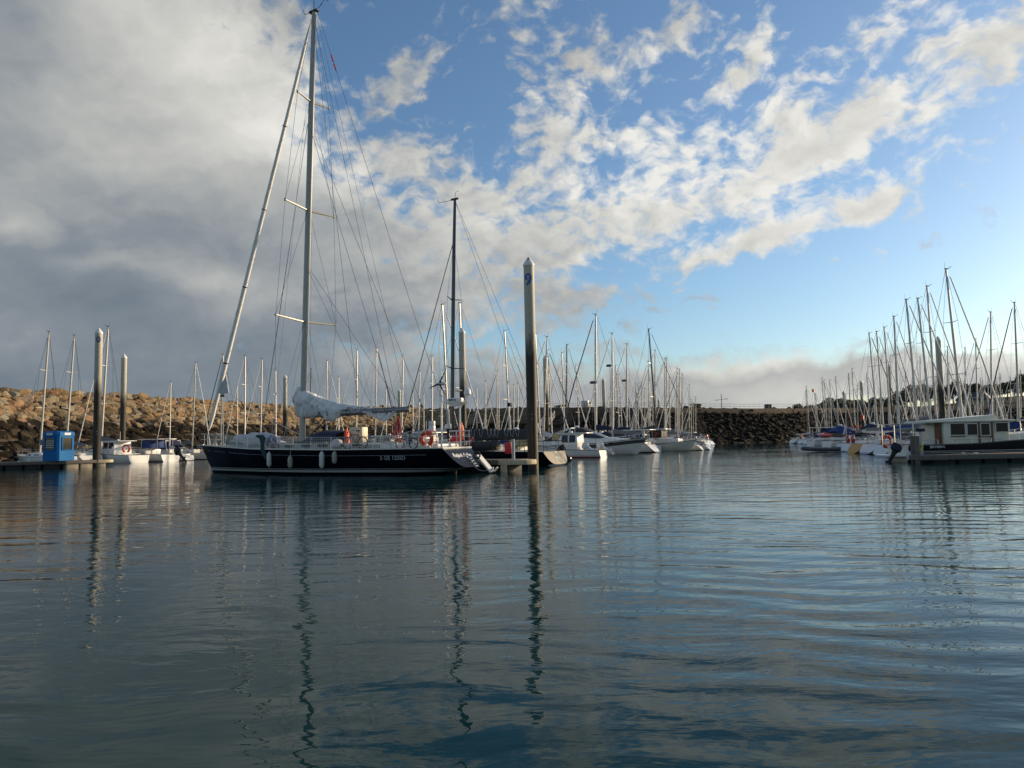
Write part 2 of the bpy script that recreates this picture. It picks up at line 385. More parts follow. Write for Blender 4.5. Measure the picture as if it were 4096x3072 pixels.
M['water'] = water_mat()
wv = MB(); 
wv.add([(-2500, -60, 0), (2500, -60, 0), (2500, 4500, 0), (-2500, 4500, 0)], [(0, 1, 2, 3)])
w = wv.build('water', M['water'], smooth=0); tag(w, kind='structure')
# ------------------------------------------------------------------ breakwater
#         px    crest z  depth
CREST = [(-500, 10.3, 84), (0, 10.2, 103), (600, 10.2, 128), (1150, 10.2, 172), (1700, 10.8, 214), (1930, 10.0, 206), (2150, 8.9, 178),
         (2600, 7.7, 163), (3000, 7.4, 172), (3400, 7.6, 190), (4300, 8.6, 215)]
cr = [gnd(px, D, z) for px, z, D in CREST]
def crest_at(t):
    i = min(int(t), len(cr) - 2); f = t - i; return cr[i].lerp(cr[i + 1], f)
def nrm_at(t):
    a, b = crest_at(max(t - .35, 0)), crest_at(min(t + .35, len(cr) - 1.001)); d = (b - a); d.z = 0; d.normalize(); return Vector((d.y, -d.x, 0))
NS = 200
rows = []
for i in range(NS + 1):
    t = (len(cr) - 1.001) * i / NS; c = crest_at(t); n = nrm_at(t)
    run = c.z * 1.35
    rows.append([c - n * 60 + Vector((0, 0, -5 - c.z * .8)), c - n * 7 + Vector((0, 0, -.5)), c - n * 5 + Vector((0, 0, -.35)), c + Vector((0, 0, -.45)), c + n * run + Vector((0, 0, -c.z - .3)), c + n * (run + 5) + Vector((0, 0, -c.z - 3))])
mb = MB(); mb.loft(rows, closed=False)
emb = mb.build('embankment', M['rock_path'], smooth=0); tag(emb, kind='structure')

def rock_mesh(c, sx, sy, sz, basis, seed):
    rnd = random.Random(seed)
    bm = bmesh.new(); bmesh.ops.create_icosphere(bm, subdivisions=2, radius=1.0)
    planes = [(Vector((rnd.gauss(0, 1), rnd.gauss(0, 1), rnd.gauss(0, 1))).normalized(), rnd.uniform(.42, .72)) for _ in range(8)]
    for v in bm.verts:
        for n_, d_ in planes:
            k = v.co.dot(n_) - d_
            if k > 0: v.co -= n_ * k
    vs = [tuple(v.co) for v in bm.verts]; fs = [tuple(v.index for v in f.verts) for f in bm.faces]; bm.free()
    return vs, fs
PROTO = [rock_mesh(None, 1, 1, 1, None, s) for s in range(24)]
rocks = []
rr = random.Random(11)
total = sum((cr[i + 1] - cr[i]).length for i in range(len(cr) - 1))
t_of = []; acc = 0
for i in range(len(cr) - 1):
    L = (cr[i + 1] - cr[i]).length; t_of.append((acc, acc + L, i)); acc += L
def t_from_len(s):
    for a, b, i in t_of:
        if s <= b: return i + (s - a) / (b - a)
    return len(cr) - 1.001
for k in range(12):
    pass
slope_step = .98
s = 0.0
rowi = 0
nrow = 17
for rowi in range(nrow):
    s = rr.uniform(0, 1)
    while s < total:
        t = min(t_from_len(s), len(cr) - 1.01); c = crest_at(t); n = nrm_at(t)
        sz_ = (1.0 if c.x < -12 else .82) * rr.uniform(.72, 1.4)
        f = (rowi + rr.uniform(-.25, .25)) / (nrow - 1)
        hz = c.z + .3; run = c.z * 1.35
        p = c + n * (run * f * 1.06 - .3) + Vector((0, 0, -hz * f * 1.06 - .05 + rr.uniform(-.12, .12)))
        if p.z > -.8: rocks.append((p, sz_, n, rr.random()))
        s += sz_ * 1.30
def place_rock(mbv, p, sz_, n, seed):
    rnd = random.Random(seed); vs, fs = PROTO[rnd.randrange(24)]
    al = Vector((-n.y, n.x, 0)); dn = (n * .8 - Vector((0, 0, .6))).normalized(); up = al.cross(dn)
    if up.z < 0: up = -up
    e = Matrix.Rotation(rnd.uniform(-.5, .5), 3, up) @ Matrix.Rotation(rnd.uniform(-.35, .35), 3, al)
    al, dn, up = e @ al, e @ dn, e @ up
    a, b, c_ = sz_ * rnd.uniform(.95, 1.45), sz_ * rnd.uniform(.66, .9), sz_ * rnd.uniform(.5, .68)
    fl = rnd.choice((-1, 1))
    return [p + al * (v[0] * a * fl) + dn * (v[1] * b) + up * (v[2] * c_) for v in vs], fs
def tone_attr(me, vals):
    a = me.attributes.new('tone', 'FLOAT', 'FACE'); a.data.foreach_set('value', vals)
rocks_vis = [(i, r_) for i, r_ in enumerate(rocks)]
def seen_key(ir):
    p = ir[1][0]; d = p.y; px = CX + p.x / p.y * F
    return (0 if -10 < px < 1150 and p.z > 3.2 else 1, d / ir[1][1])
order = sorted(rocks_vis, key=seen_key)
single = set(i for i, _ in order[:290])
V, Fc, T = [], [], []
for i, (p, sz_, n, tone) in enumerate(rocks):
    vs, fs = place_rock(None, p, sz_, n, 1000 + i)
    if i in single:
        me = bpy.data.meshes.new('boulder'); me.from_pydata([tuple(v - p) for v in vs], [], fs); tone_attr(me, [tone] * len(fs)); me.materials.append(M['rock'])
        o = bpy.data.objects.new('boulder', me); o.location = p; COL.objects.link(o)
        tag(o, 'angular tan boulder in the rock slope behind the left boats', 'boulder', 'boulders of the breakwater')
    else:
        o_ = len(V); V += [tuple(v) for v in vs]; Fc += [tuple(k + o_ for k in f) for f in fs]; T += [tone] * len(fs)
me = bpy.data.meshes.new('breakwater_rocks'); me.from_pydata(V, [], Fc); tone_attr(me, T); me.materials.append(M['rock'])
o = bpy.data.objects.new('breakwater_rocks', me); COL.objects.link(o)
tag(o, 'mass of piled rocks forming the long breakwater slope', 'rocks', kind='stuff')

# ------------------------------------------------------------------ text
def text_mesh(body, size, extrude=.003, bold=0.0, shear=0.0):
    cu = bpy.data.curves.new('t', 'FONT'); cu.body = body; cu.size = size; cu.align_x = 'CENTER'; cu.align_y = 'CENTER'
    cu.extrude = extrude; cu.offset = bold; cu.shear = shear; cu.resolution_u = 4
    ob = bpy.data.objects.new('t', cu); COL.objects.link(ob)
    dg = bpy.context.evaluated_depsgraph_get(); me = bpy.data.meshes.new_from_object(ob.evaluated_get(dg))
    bpy.data.objects.remove(ob); bpy.data.curves.remove(cu); return me
def text_obj(name, body, size, mt, parent, M4, **kw):
    me = text_mesh(body, size, **kw); me.name = name; me.materials.append(mt)
    o = bpy.data.objects.new(name, me); COL.objects.link(o); o.parent = parent; o.matrix_local = M4; return o
def text_round(name, body, size, mt, parent, rad, z, ang, cone=0.0, **kw):
    """lettering wrapped on a cylinder (or cone) about the local z axis; ang = azimuth it faces"""
    me = text_mesh(body, size, **kw); bm = bmesh.new(); bm.from_mesh(me)
    bmesh.ops.triangulate(bm, faces=bm.faces); 
    for _ in range(2): bmesh.ops.subdivide_edges(bm, edges=[e for e in bm.edges if e.calc_length() > .05], cuts=1)
    for v in bm.verts:
        rr_ = rad - cone * v.co.y; a = ang + v.co.x / rad
        r2 = rr_ + .008 + v.co.z
        v.co = Vector((math.cos(a) * r2, math.sin(a) * r2, z + v.co.y))
    bm.to_mesh(me); bm.free(); me.name = name; me.materials.append(mt)
    o = bpy.data.objects.new(name, me); COL.objects.link(o); o.parent = parent; return o

# ------------------------------------------------------------------ mooring piles
PH = 13.9
PR = .345
mb = MB(); mb.lathe([(PR, -2), (PR, 4), (PR, 8), (PR, PH - .62)], n=28); pile_me = mb.build('shaft', M['pile']); 
mb = MB(); mb.lathe([(PR + .02, PH - .64), (PR + .03, PH - .60), (PR + .03, PH - .50), (.03, PH), (.001, PH)], n=28); cap_me = mb.build('cap', M['plastic_white'])
pile_me.name = 'shaft'
first = True
PILES = [ # px of base, top y, label, number
 (385, 1307, 'tall mooring pile marked with a blue 0 beside the blue kiosk', '0'),
 (489, 1412, 'mooring pile with white cone cap just right of the pile marked 0', None),
 (1140, 1497, 'distant mooring pile seen just left of the black yacht mast', None),
 (1599, 1554, 'distant mooring pile behind the end of the yacht boom', None),
 (1855, 1306, 'pale mooring pile close behind the tall black mast', None),
 (2133, 1016, 'tallest nearest mooring pile with a big blue 9 at the finger pontoon', '9'),
 (2190, 1418, 'mooring pile right of the pile marked 9, behind white rigging', None),
 (2421, 1509, 'mooring pile standing behind the navy boom cover of the middle boats', None),
 (2552, 1561, 'mooring pile in the middle marina masts, left of the dark mast', None),
 (2640, 1593, 'mooring pile in the middle marina masts, right of the dark mast', None),
 (2693, 1615, 'small far mooring pile near the right end of the middle masts', None),
 (3284, 1618, 'smallest mooring pile at the left end of the right marina', None),
 (3324, 1598, 'small mooring pile second from the left in the right marina', None),
 (3384, 1561, 'mooring pile in the right marina before the dark trees, third from the left', None),
 (3457, 1519, 'mooring pile in the right marina above the small red flag', None),
 (3570, 1455, 'brownish mooring pile crossed by masts left of the tall right pile', None),
 (3778, 1341, 'tall mooring pile rising behind the black and cream cabin cruiser', None)]
for px, ty, lab, num in PILES:
    D = (PH - 2) * F / (H(px) - ty)
    root = empty('mooring_pile', gnd(px, D), 0)
    tag(root, lab, 'pile', 'mooring piles of the marina')
    if first: pile_me.parent = root; cap_me.parent = root; first = False
    else:
        a = pile_me.copy(); b = cap_me.copy(); COL.objects.link(a); COL.objects.link(b); a.parent = root; b.parent = root
    if num:
        face = math.atan2(-root.location.y, -root.location.x)
        if num == '9':
            text_round('painted_number', '9', 1.05, M['sign_blue'], root, PR, PH - 1.62, face - .16, bold=.035)
            text_round('cap_number', '9', .34, M['number_navy'], root, .21, PH - .27, face - .1, cone=.62, bold=.02)
        else:
            text_round('painted_number', '0', .85, M['number_navy'], root, PR, PH - 1.25, face - .1, bold=.02)
        mb = MB()
        for zz in (3.2, 3.5): mb.lathe([(.03, 0), (.03, .03)], (math.cos(face) * (PR + .005), math.sin(face) * (PR + .005), zz), 8)
        mb.build('bolt', M['plastic_white'], root)
# ------------------------------------------------------------------ hulls
def lerp(a, b, t): return a + (b - a) * t
def curve(pts, t):
    for (a, va), (b, vb) in zip(pts, pts[1:]):
        if t <= b:
            u = (t - a) / (b - a); u = u * u * (3 - 2 * u) * .5 + u * .5; return va + (vb - va) * u
    return pts[-1][1]
class Hull:
    """x from stern (-) to bow (+); beam, sheer, keel given as curves over t=0..1"""
    def __init__(s, xs, xb, xks, xkb, beam, sheer, keel, p=.55, q=1.5, n=16, K=9):
        s.xs, s.xb, s.xks, s.xkb, s.beam, s.sheer, s.keel, s.p, s.q, s.n, s.K = xs, xb, xks, xkb, beam, sheer, keel, p, q, n, K
    def sec(s, t, side, a, out=0.0):
        b, zs, zk = curve(s.beam, t), curve(s.sheer, t), curve(s.keel, t)
        pw = lerp(s.p, 1.0, max(0, (t - .55) / .45) ** 1.2)        # sections turn V-shaped at the bow
        y = (b + out) * max(math.cos(a), 0) ** pw; fz = 1 - math.sin(a) ** s.q
        z = zk + (zs - zk) * fz; k = max(0.0, fz)
        return Vector((lerp(lerp(s.xks, s.xkb, t), lerp(s.xs, s.xb, t), k), side * y, z))
    def pt(s, t, z, side, out=0.0):
        lo, hi = 0.0, math.pi / 2
        for _ in range(24):
            mid = (lo + hi) / 2
            if s.sec(t, side, mid).z > z: lo = mid
            else: hi = mid
        return s.sec(t, side, lo, out)
    def ring(s, t):
        A = [math.pi / 2 * k / s.K for k in range(s.K + 1)]
        return [s.sec(t, 1, a) for a in A] + [s.sec(t, -1, a) for a in A[::-1][1:]]
    def shell(s):
        mb = MB(); ts = [i / s.n for i in range(s.n)] + [1 - .5 / s.n, 1.0]; mb.loft([s.ring(t) for t in ts], closed=False); return mb
    def transom(s):
        mb = MB(); r_ = s.ring(0); c = sum(r_, Vector()) / len(r_); mb.add([c] + r_, [(0, i + 1, i + 2) for i in range(len(r_) - 1)] + [(0, len(r_), 1)]); return mb
    def deck(s, drop=.0, camber=.05, t0=0.0, t1=1.0):
        mb = MB(); rows = []
        for i in range(s.n + 1):
            t = lerp(t0, t1, i / s.n); a, b = s.sec(t, 1, 0), s.sec(t, -1, 0); a.z -= drop; b.z -= drop
            rows.append([a.lerp(b, f) + Vector((0, 0, camber * (1 - (2 * f - 1) ** 2))) for f in (0, .15, .35, .5, .65, .85, 1)])
        mb.loft(rows, closed=False); return mb
    def edge(s, side, n=14, out=0.0, dz=0.0, t0=0.0, t1=1.0):
        return [s.sec(lerp(t0, t1, i / n), side, 0, out) + Vector((0, 0, dz)) for i in range(n + 1)]

def cabin_mb(xs):   # xs: list of (x, halfwidth base, halfwidth top, z0, z1)
    mb = MB(); rings = []
    for x, w0, w1, z0, z1 in xs:
        rings.append([(x, w0, z0), (x, w1, lerp(z0, z1, .82)), (x, w1 * .8, z1), (x, 0, z1 + .03), (x, -w1 * .8, z1), (x, -w1, lerp(z0, z1, .82)), (x, -w0, z0)])
    mb.loft(rings); return mb
def cover_mb(x0, x1, z0, h0, h1, w=.17, n=12, sag=.0):
    mb = MB(); rings = []
    for i in range(n + 1):
        f = i / n; x = lerp(x0, x1, f); h = lerp(h0, h1, min(1, f * 1.6) ** .7) ; ww = w * (1 - .35 * f) * (1 if 0 < i < n else .55)
        if i in (0, n): h *= .75
        wob = .03 * math.sin(i * 2.3)
        rings.append([(x, math.cos(a) * ww, z0 + (h * (math.sin(a) * .5 + .5) if math.sin(a) > -.2 else -.10) + wob * (math.sin(a) > 0) - sag * math.sin(f * math.pi)) for a in [2 * math.pi * k / 8 for k in range(8)]])
    mb.loft(rings); return mb

SLOOP = Hull(-4.35, 5.3, -5.25, 4.55, [(0, 1.30), (.25, 1.62), (.5, 1.72), (.75, 1.15), (.9, .52), (1, .03)],
             [(0, .98), (.5, .98), (1, 1.30)], [(0, -.02), (.25, -.38), (.55, -.45), (.85, -.25), (1, -.12)])
def make_sloop(hull_m, cover_m, hood_m, mast_m='alloy', jib_m='jib_cloth', boot='black_matt', hood=True, transom_m=None, deckm='deck_white', droop=0.0, jib_r=1.0):
    root = empty('sailing_boat'); h = SLOOP
    h.shell().build('hull', M[hull_m], root, smooth=50)
    h.transom().build('transom', M[transom_m or hull_m], root)
    h.deck(drop=.02).build('deck', M[deckm], root)
    mb = MB()
    for sd_ in (1, -1): mb.tube(h.edge(sd_, dz=.03), .035, 4)
    mb.build('toe_rail', M['teak'], root)
    cr_ = cabin_mb([(-1.5, 1.05, .98, .95, 1.42), (.3, 1.12, 1.0, .98, 1.46), (1.8, .9, .75, 1.05, 1.42), (2.9, .5, .35, 1.12, 1.2)]).build('coach_roof', M['white_gelcoat'], root)
    for sd_ in (1, -1):
        for x0, x1 in ((-1.2, -.2), (.1, 1.2)):
            mb = MB(); y = lambda x: lerp(1.055, .93, max(0, (x) / 1.8)) if x > 0 else lerp(1.01, 1.055, (x + 1.5) / 1.5)
            mb.add([(x0, sd_ * (y(x0) + .01), 1.14), (x1, sd_ * (y(x1) + .01), 1.16), (x1 - .05, sd_ * (y(x1) - .02), 1.30), (x0 + .05, sd_ * (y(x0) - .02), 1.30)], [(0, 1, 2, 3)])
            mb.build('window', M['window_dark'], cr_, smooth=0)
    mb = MB()
    for sd_ in (1, -1): mb.box((-2.7, sd_ * .95, 1.12), (2.3, .22, .32))
    mb.box((-3.9, 0, 1.1), (.25, 1.9, .28)); mb.build('cockpit_coaming', M['white_gelcoat'], root, bevel=.03)
    mb = MB(); mb.ring((-3.2, 0, 1.45), .38, .018, 'x'); mb.box((-3.05, 0, 1.2), (.14, .16, .55)); mb.build('steering_wheel', M['steel'], root)
    if hood:
        mb = MB(); rings = []
        for x, hh in ((-2.35, .62), (-2.2, .70), (-1.6, .66), (-.95, .12)):
            rings.append([(x, math.cos(a) * 1.02, 1.40 + math.sin(a) ** .7 * hh) for a in [math.pi * k / 8 for k in range(9)]])
        mb.loft(rings, closed=False); mb.build('sprayhood', M[hood_m], root)
    # rails
    mb = MB()
    for sd_ in (1, -1):
        for t in (.12, .27, .42, .57, .72):
            p = h.sec(t, sd_, 0, -.05); mb.tube([p, p + Vector((0, 0, .6))], .013, 4)
        for dz in (.33, .6): mb.tube(h.edge(sd_, 8, -.05, dz, .02, .92), .007, 3)
    mb.build('guard_rail', M['steel'], root)
    mb = MB()
    for dz in (.35, .65): mb.tube(h.edge(1, 3, -.05, dz, .84, 1)[:] + h.edge(-1, 3, -.05, dz, .84, 1)[::-1], .017, 4)
    for t in (.85, .95):
        for sd_ in (1, -1): p = h.sec(t, sd_, 0, -.05); mb.tube([p, p + Vector((0, 0, .65))], .015, 4)
    mb.build('pulpit', M['steel'], root)
    mb = MB()
    for dz in (.35, .65): mb.tube(h.edge(1, 2, -.05, dz, 0, .12)[::-1] + h.edge(-1, 2, -.05, dz, 0, .12), .017, 4)
    for t in (.01, .12):
        for sd_ in (1, -1): p = h.sec(t, sd_, 0, -.05); mb.tube([p, p + Vector((0, 0, .65))], .015, 4)
    mb.build('pushpit', M['steel'], root)
    # rig, relative to the mast foot
    ft = (.6, 0, 1.45); T = 13.55
    mst = MB().tube([(0, 0, 0), (0, 0, T * .6), (-.02, 0, T)], [.11, .10, .075], 10).build('mast', M[mast_m], root, ft)
    mb = MB(); mb.box((.02, 0, T + .03), (.34, .10, .07)); mb.tube([(.1, 0, T), (.42, 0, T + .15)], .014, 4); mb.tube([(.42, -.12, T + .15), (.42, .12, T + .22)], .014, 4)
    mb.tube([(-.12, 0, T), (-.12, 0, T + .55)], .012, 4); mb.build('masthead_vane', M['black_matt'], mst)
    for zz, ln in ((T * .37, .95), (T * .68, .72)):
        for sd_ in (1, -1): MB().tube([(0, 0, zz), (-.14, sd_ * ln, zz + .07)], [.035, .02], 5).build('spreader', M['alloy'], root, ft)
    MB().tube([(-.1, 0, .95), (-4.1, 0, 1.0)], .065, 8).build('boom', M['alloy'], root, ft)
    cv = cover_mb(.06, -3.95, .98, .62, .24, .17, sag=droop)
    if droop: cv.loft([[(.08 + math.cos(a) * .13, math.sin(a) * .13, z) for a in [2 * math.pi * k / 8 for k in range(8)]] for z in (1.2, 1.9, 2.6, 3.0)])
    cv.build('boom_cover', M[cover_m], root, ft)
    MB().tube([(4.35, 0, -.1), (4.3, 0, .1), (2.6, 0, T * .45), (.35, 0, T - .75), (.2, 0, T - .55)], [.03 * jib_r, .062 * jib_r, .062 * jib_r, .045 * jib_r, .012 * jib_r], 6).build('furled_sail', M[jib_m], root, ft)
    mb = MB()
    for sd_ in (1, -1):
        mb.tube([(-.05, sd_ * 1.45, -.45), (-.14, sd_ * .95, T * .37 + .07), (-.14, sd_ * .72, T * .68 + .07), (0, 0, T - .2)], .013, 3)
        mb.tube([(-.35, sd_ * 1.4, -.45), (0, 0, T * .37)], .012, 3)
    mb.tube([(-4.9, 0, -.3), (-.05, 0, T)], .012, 3); mb.tube([(-4.05, 0, 1.05), (-.1, 0, T)], .008, 3)
    mb.tube([(.14, .05, 0), (.12, .05, T * .95)], .01, 3)
    mb.build('rigging', M['wire'], root, ft)
    return root
RIG = ('mast', 'spreader', 'boom', 'boom_cover', 'furled_sail', 'rigging')
STY = {
 'grey':  (('white_hull', 'cover_grey', 'cover_grey'), {}, 'white sloop with a grey boom cover'),
 'blue':  (('white_hull_blue', 'cover_blue', 'cover_blue'), dict(jib_m='cover_light'), 'white sloop with a blue boom cover'),
 'navy':  (('white_hull', 'cover_navy', 'cover_navy'), dict(jib_m='cover_navy'), 'white sloop with a navy boom cover'),
 'pale':  (('white_hull', 'cover_light', 'cover_navy'), dict(hood=False, droop=.18), 'white sloop with a pale boom cover'),
 'red':   (('white_hull_red', 'cover_light', 'cover_grey'), {}, 'white sloop with a red waterline'),
 'nhull': (('navy_hull', 'cover_grey', 'cover_navy'), {}, 'navy hulled sloop'),
 'black': (('white_hull', 'cover_black', 'cover_black'), dict(mast_m='mast_black', jib_m='rope_dark', jib_r=.6), 'white sloop with a black mast'),
 'wood':  (('navy_hull', 'cover_tan', 'cover_tan'), dict(mast_m='mast_wood'), 'dark sloop with a brown mast'),
 'yellow': (('yellow_hull', 'cover_grey', 'cover_black'), dict(hood=False, transom_m='yellow_hull'), 'yellow hulled sloop'),
 'dinghyless': (('white_hull', 'cover_grey', 'cover_grey'), dict(hood=False, jib_m='wire', jib_r=.25), 'bare white sloop without sails'),
}
PROTO_B, CUT = {}, {}
HL, HR = R(151), R(-29)
BOATS = []
placed = []
def fits(x, y, hd, L, Wd):
    c, s_ = math.cos(hd), math.sin(hd)
    for (X, Y, l, w) in placed:
        dx_, dy_ = X - x, Y - y; u = abs(dx_ * c + dy_ * s_); v = abs(-dx_ * s_ + dy_ * c)
        if u < (L + l) / 2 * .93 and v < (Wd + w) / 2 * 1.0: return False
    return True
def sloop_at(style, xb, xt, yt, hd, D=None, Hm=15.0, cap=138, fixed=False, group='sailing boats moored in the marina', label=None):
    hpx = H(xb) - yt; given = D is not None
    if D is None: D = min((Hm - 2) * F / hpx, cap)
    best = D
    if not fixed and not given:
        for k in [0, .03, -.03, .06, -.06, .09, -.09, .13, -.13, .17, -.17, .21, -.21, .25, -.25, .3, -.3, -.35]:
            d = min(D * (1 + k), cap + 8); s_ = ((hpx * d / F) + 2) / 15; p = gnd(xb, d)
            if fits(p.x, p.y, hd, 10.6 * s_, 3.5 * s_): best = d; break
    D = best; s_ = ((hpx * D / F) + 2) / 15.0
    p = gnd(xb, D); fw = Vector((math.cos(hd), math.sin(hd), 0))
    pos = p - fw * (.6 * s_)
    if style not in PROTO_B:
        a, kw, _ = STY[style]; PROTO_B[style] = make_sloop(*a, **kw); root = PROTO_B[style]
    else: root = copy_tree(PROTO_B[style])
    root.location = pos; root.rotation_euler = (0, 0, hd + random.uniform(-.03, .03)); root.scale = (s_, s_, s_)
    # rake the rig so that its head stands where the photograph has it
    top = gnd(xt, D, 2 + hpx * D / F); dxw = top.x - p.x
    ex = at(xt, yt, D).x - at(xb, H(xb), D).x
    base = at(xb, H(xb) + (2 - 1.4) * F / D, D)
    ex = at(xt, yt, D).x - base.x
    rake = max(-.09, min(.09, ex / fw.x / (13.5 * s_)))
    for ch in root.children:
        if ch.name.split('.')[0] in RIG: ch.rotation_euler = (0, rake, 0)
    placed.append((p.x, p.y, 10.6 * s_, 3.5 * s_))
    root['category'] = 'sailing boat'; root['group'] = group
    BOATS.append((xt, root, style, label)); return root

# (style, base x, top x, top y, heading L/R, [D or None], Hm)
L_, R_ = 'L', 'R'
LIST = [
 ('dinghyless', 158, 211, 1326, L_, 84, 0), ('dinghyless', 262, 309, 1340, L_, 90, 0), ('grey', 403, 441, 1305, L_, 93, 0),
 ('pale', 678, 684, 1526, L_, 97, 0), ('grey', 768, 786, 1450, R_, 101, 0),
 ('navy', 882, 895, 1416, L_, None, 15), ('grey', 979, 981, 1421, L_, None, 15.5), ('grey', 1041, 1050, 1434, L_, None, 15.6), ('dinghyless', 1104, 1102, 1479, L_, None, 14),
 ('red', 949, 949, 1541, L_, None, 11.5), ('black', 1238, 1245, 1473, L_, None, 15), ('pale', 1305, 1310, 1441, R_, None, 16), ('dinghyless', 1355, 1355, 1505, L_, None, 13),
 ('grey', 1425, 1430, 1396, L_, None, 16), ('navy', 1500, 1509, 1391, R_, None, 15.5), ('pale', 1606, 1614, 1424, L_, None, 15), ('red', 1673, 1681, 1483, L_, None, 14),
 ('blue', 1728, 1730, 1423, L_, None, 16), ('grey', 1770, 1767, 1482, R_, None, 14), ('pale', 1796, 1769, 1210, R_, None, 20), ('dinghyless', 1858, 1839, 1206, R_, None, 21),
 ('grey', 1908, 1908, 1546, L_, None, 12), ('red', 1937, 1942, 1554, R_, None, 12), ('navy', 1987, 1991, 1483, L_, None, 14), ('grey', 1995, 1997, 1545, L_, None, 12.5),
 ('pale', 2042, 2019, 1319, R_, None, 17), ('grey', 2055, 2056, 1538, L_, None, 13), ('red', 2162, 2143, 1332, R_, None, 17), ('pale', 2174, 2189, 1345, L_, None, 15),
 ('navy', 2210, 2192, 1396, R_, None, 14), ('grey', 2260, 2249, 1408, R_, None, 14.5), ('black', 2262, 2268, 1377, R_, None, 16.5), ('dinghyless', 2320, 2306, 1459, R_, None, 13.5),
 ('navy', 2386, 2383, 1254, L_, 93, 0), ('navy', 2453, 2449, 1331, L_, None, 14.5), ('grey', 2508, 2508, 1374, L_, None, 14.5), ('pale', 2481, 2465, 1460, R_, None, 13.5),
 ('red', 2493, 2476, 1495, R_, None, 13), ('grey', 2523, 2511, 1500, R_, None, 13), ('blue', 2604, 2594, 1444, L_, None, 13.5), ('black', 2629, 2598, 1311, R_, None, 15.5),
 ('blue', 2623, 2620, 1399, L_, None, 16), ('pale', 2661, 2660, 1434, L_, None, 14.5), ('grey', 2667, 2666, 1430, L_, None, 16), ('red', 2680, 2678, 1508, L_, None, 12.5),
 ('grey', 2709, 2708, 1471, L_, None, 14), ('navy', 2719, 2718, 1475, L_, None, 14.5), ('pale', 2730, 2729, 1495, L_, None, 14), ('nhull', 2758, 2757, 1537, L_, None, 12.5),
 ('grey', 2766, 2766, 1597, L_, None, 10.5), ('red', 2774, 2774, 1611, L_, None, 10), ('pale', 2784, 2783, 1587, L_, None, 10.5),
 ('grey', 2554, 2553, 1530, R_, None, 12.5), ('navy', 2569, 2567, 1528, L_, None, 12.5), ('dinghyless', 2543, 2543, 1531, L_, None, 13), ('pale', 2580, 2579, 1553, L_, None, 12), ('red', 2612, 2611, 1498, R_, None, 13.5),
]
RGT = [
 ('pale', 3240, 3227, 1545, R_, None, 11), ('wood', 3232, 3225, 1563, R_, None, 10.5), ('grey', 3268, 3260, 1560, R_, None, 11), ('navy', 3275, 3264, 1575, R_, None, 10.5),
 ('grey', 3305, 3289, 1510, R_, None, 11.5), ('blue', 3312, 3298, 1519, R_, None, 12), ('pale', 3330, 3321, 1519, R_, None, 11), ('grey', 3358, 3344, 1506, R_, None, 11),
 ('wood', 3408, 3396, 1494, R_, None, 13), ('grey', 3425, 3411, 1472, R_, None, 12.5), ('navy', 3483, 3469, 1494, R_, None, 13.5), ('blue', 3516, 3478, 1329, R_, 74, 0),
 ('grey', 3539, 3509, 1323, R_, None, 14.5), ('pale', 3568, 3540, 1305, R_, None, 15), ('grey', 3602, 3579, 1261, R_, None, 15.5), ('navy', 3595, 3583, 1362, R_, None, 15),
 ('pale', 3679, 3627, 1192, R_, None, 16.5), ('blue', 3735, 3673, 1187, R_, None, 16), ('grey', 3753, 3710, 1138, R_, None, 17.5), ('grey', 3861, 3784, 1068, R_, None, 17.5),
 ('pale', 3971, 3970, 1242, L_, None, 16), ('navy', 4084, 4063, 1204, L_, None, 16), ('grey', 3915, 3907, 1352, L_, None, 15), ('red', 3865, 3865, 1388, L_, None, 15), ('grey', 3797, 3794, 1383, L_, None, 16),
 ('pale', 3801, 3799, 1450, R_, None, 14), ('red', 3626, 3624, 1490, L_, None, 13.5), ('grey', 3685, 3684, 1426, L_, None, 15), ('blue', 3928, 3926, 1511, R_, None, 13.5), ('pale', 3957, 3955, 1514, L_, None, 13),
 ('grey', 3990, 3989, 1511, R_, None, 14), ('red', 4046, 4045, 1508, L_, None, 13.5), ('navy', 4087, 4086, 1480, L_, None, 14), ('dinghyless', 3434, 3431, 1540, L_, None, 12.5),
 ('grey', 3500, 3499, 1560, L_, None, 12), ('pale', 3524, 3522, 1535, L_, None, 13), ('grey', 3556, 3555, 1548, L_, None, 12.5), ('navy', 3646, 3645, 1545, L_, None, 12.5),
 ('pale', 3710, 3709, 1560, L_, None, 12.5), ('grey', 3757, 3756, 1540, R_, None, 13), ('red', 3840, 3839, 1550, L_, None, 13), ('grey', 3885, 3884, 1545, L_, None, 13), ('pale', 4014, 4013, 1555, L_, None, 12.5),
 ('dinghyless', 3386, 3385, 1575, L_, None, 11.5), ('grey', 3318, 3317, 1590, L_, None, 10.5)]
# boats in plain view of the fairway: sterns on the water's edge, positions from their waterlines
def front(style, xb, xt, yt, hd, D, label): sloop_at(style, xb, xt, yt, hd, D, fixed=True, label=label)
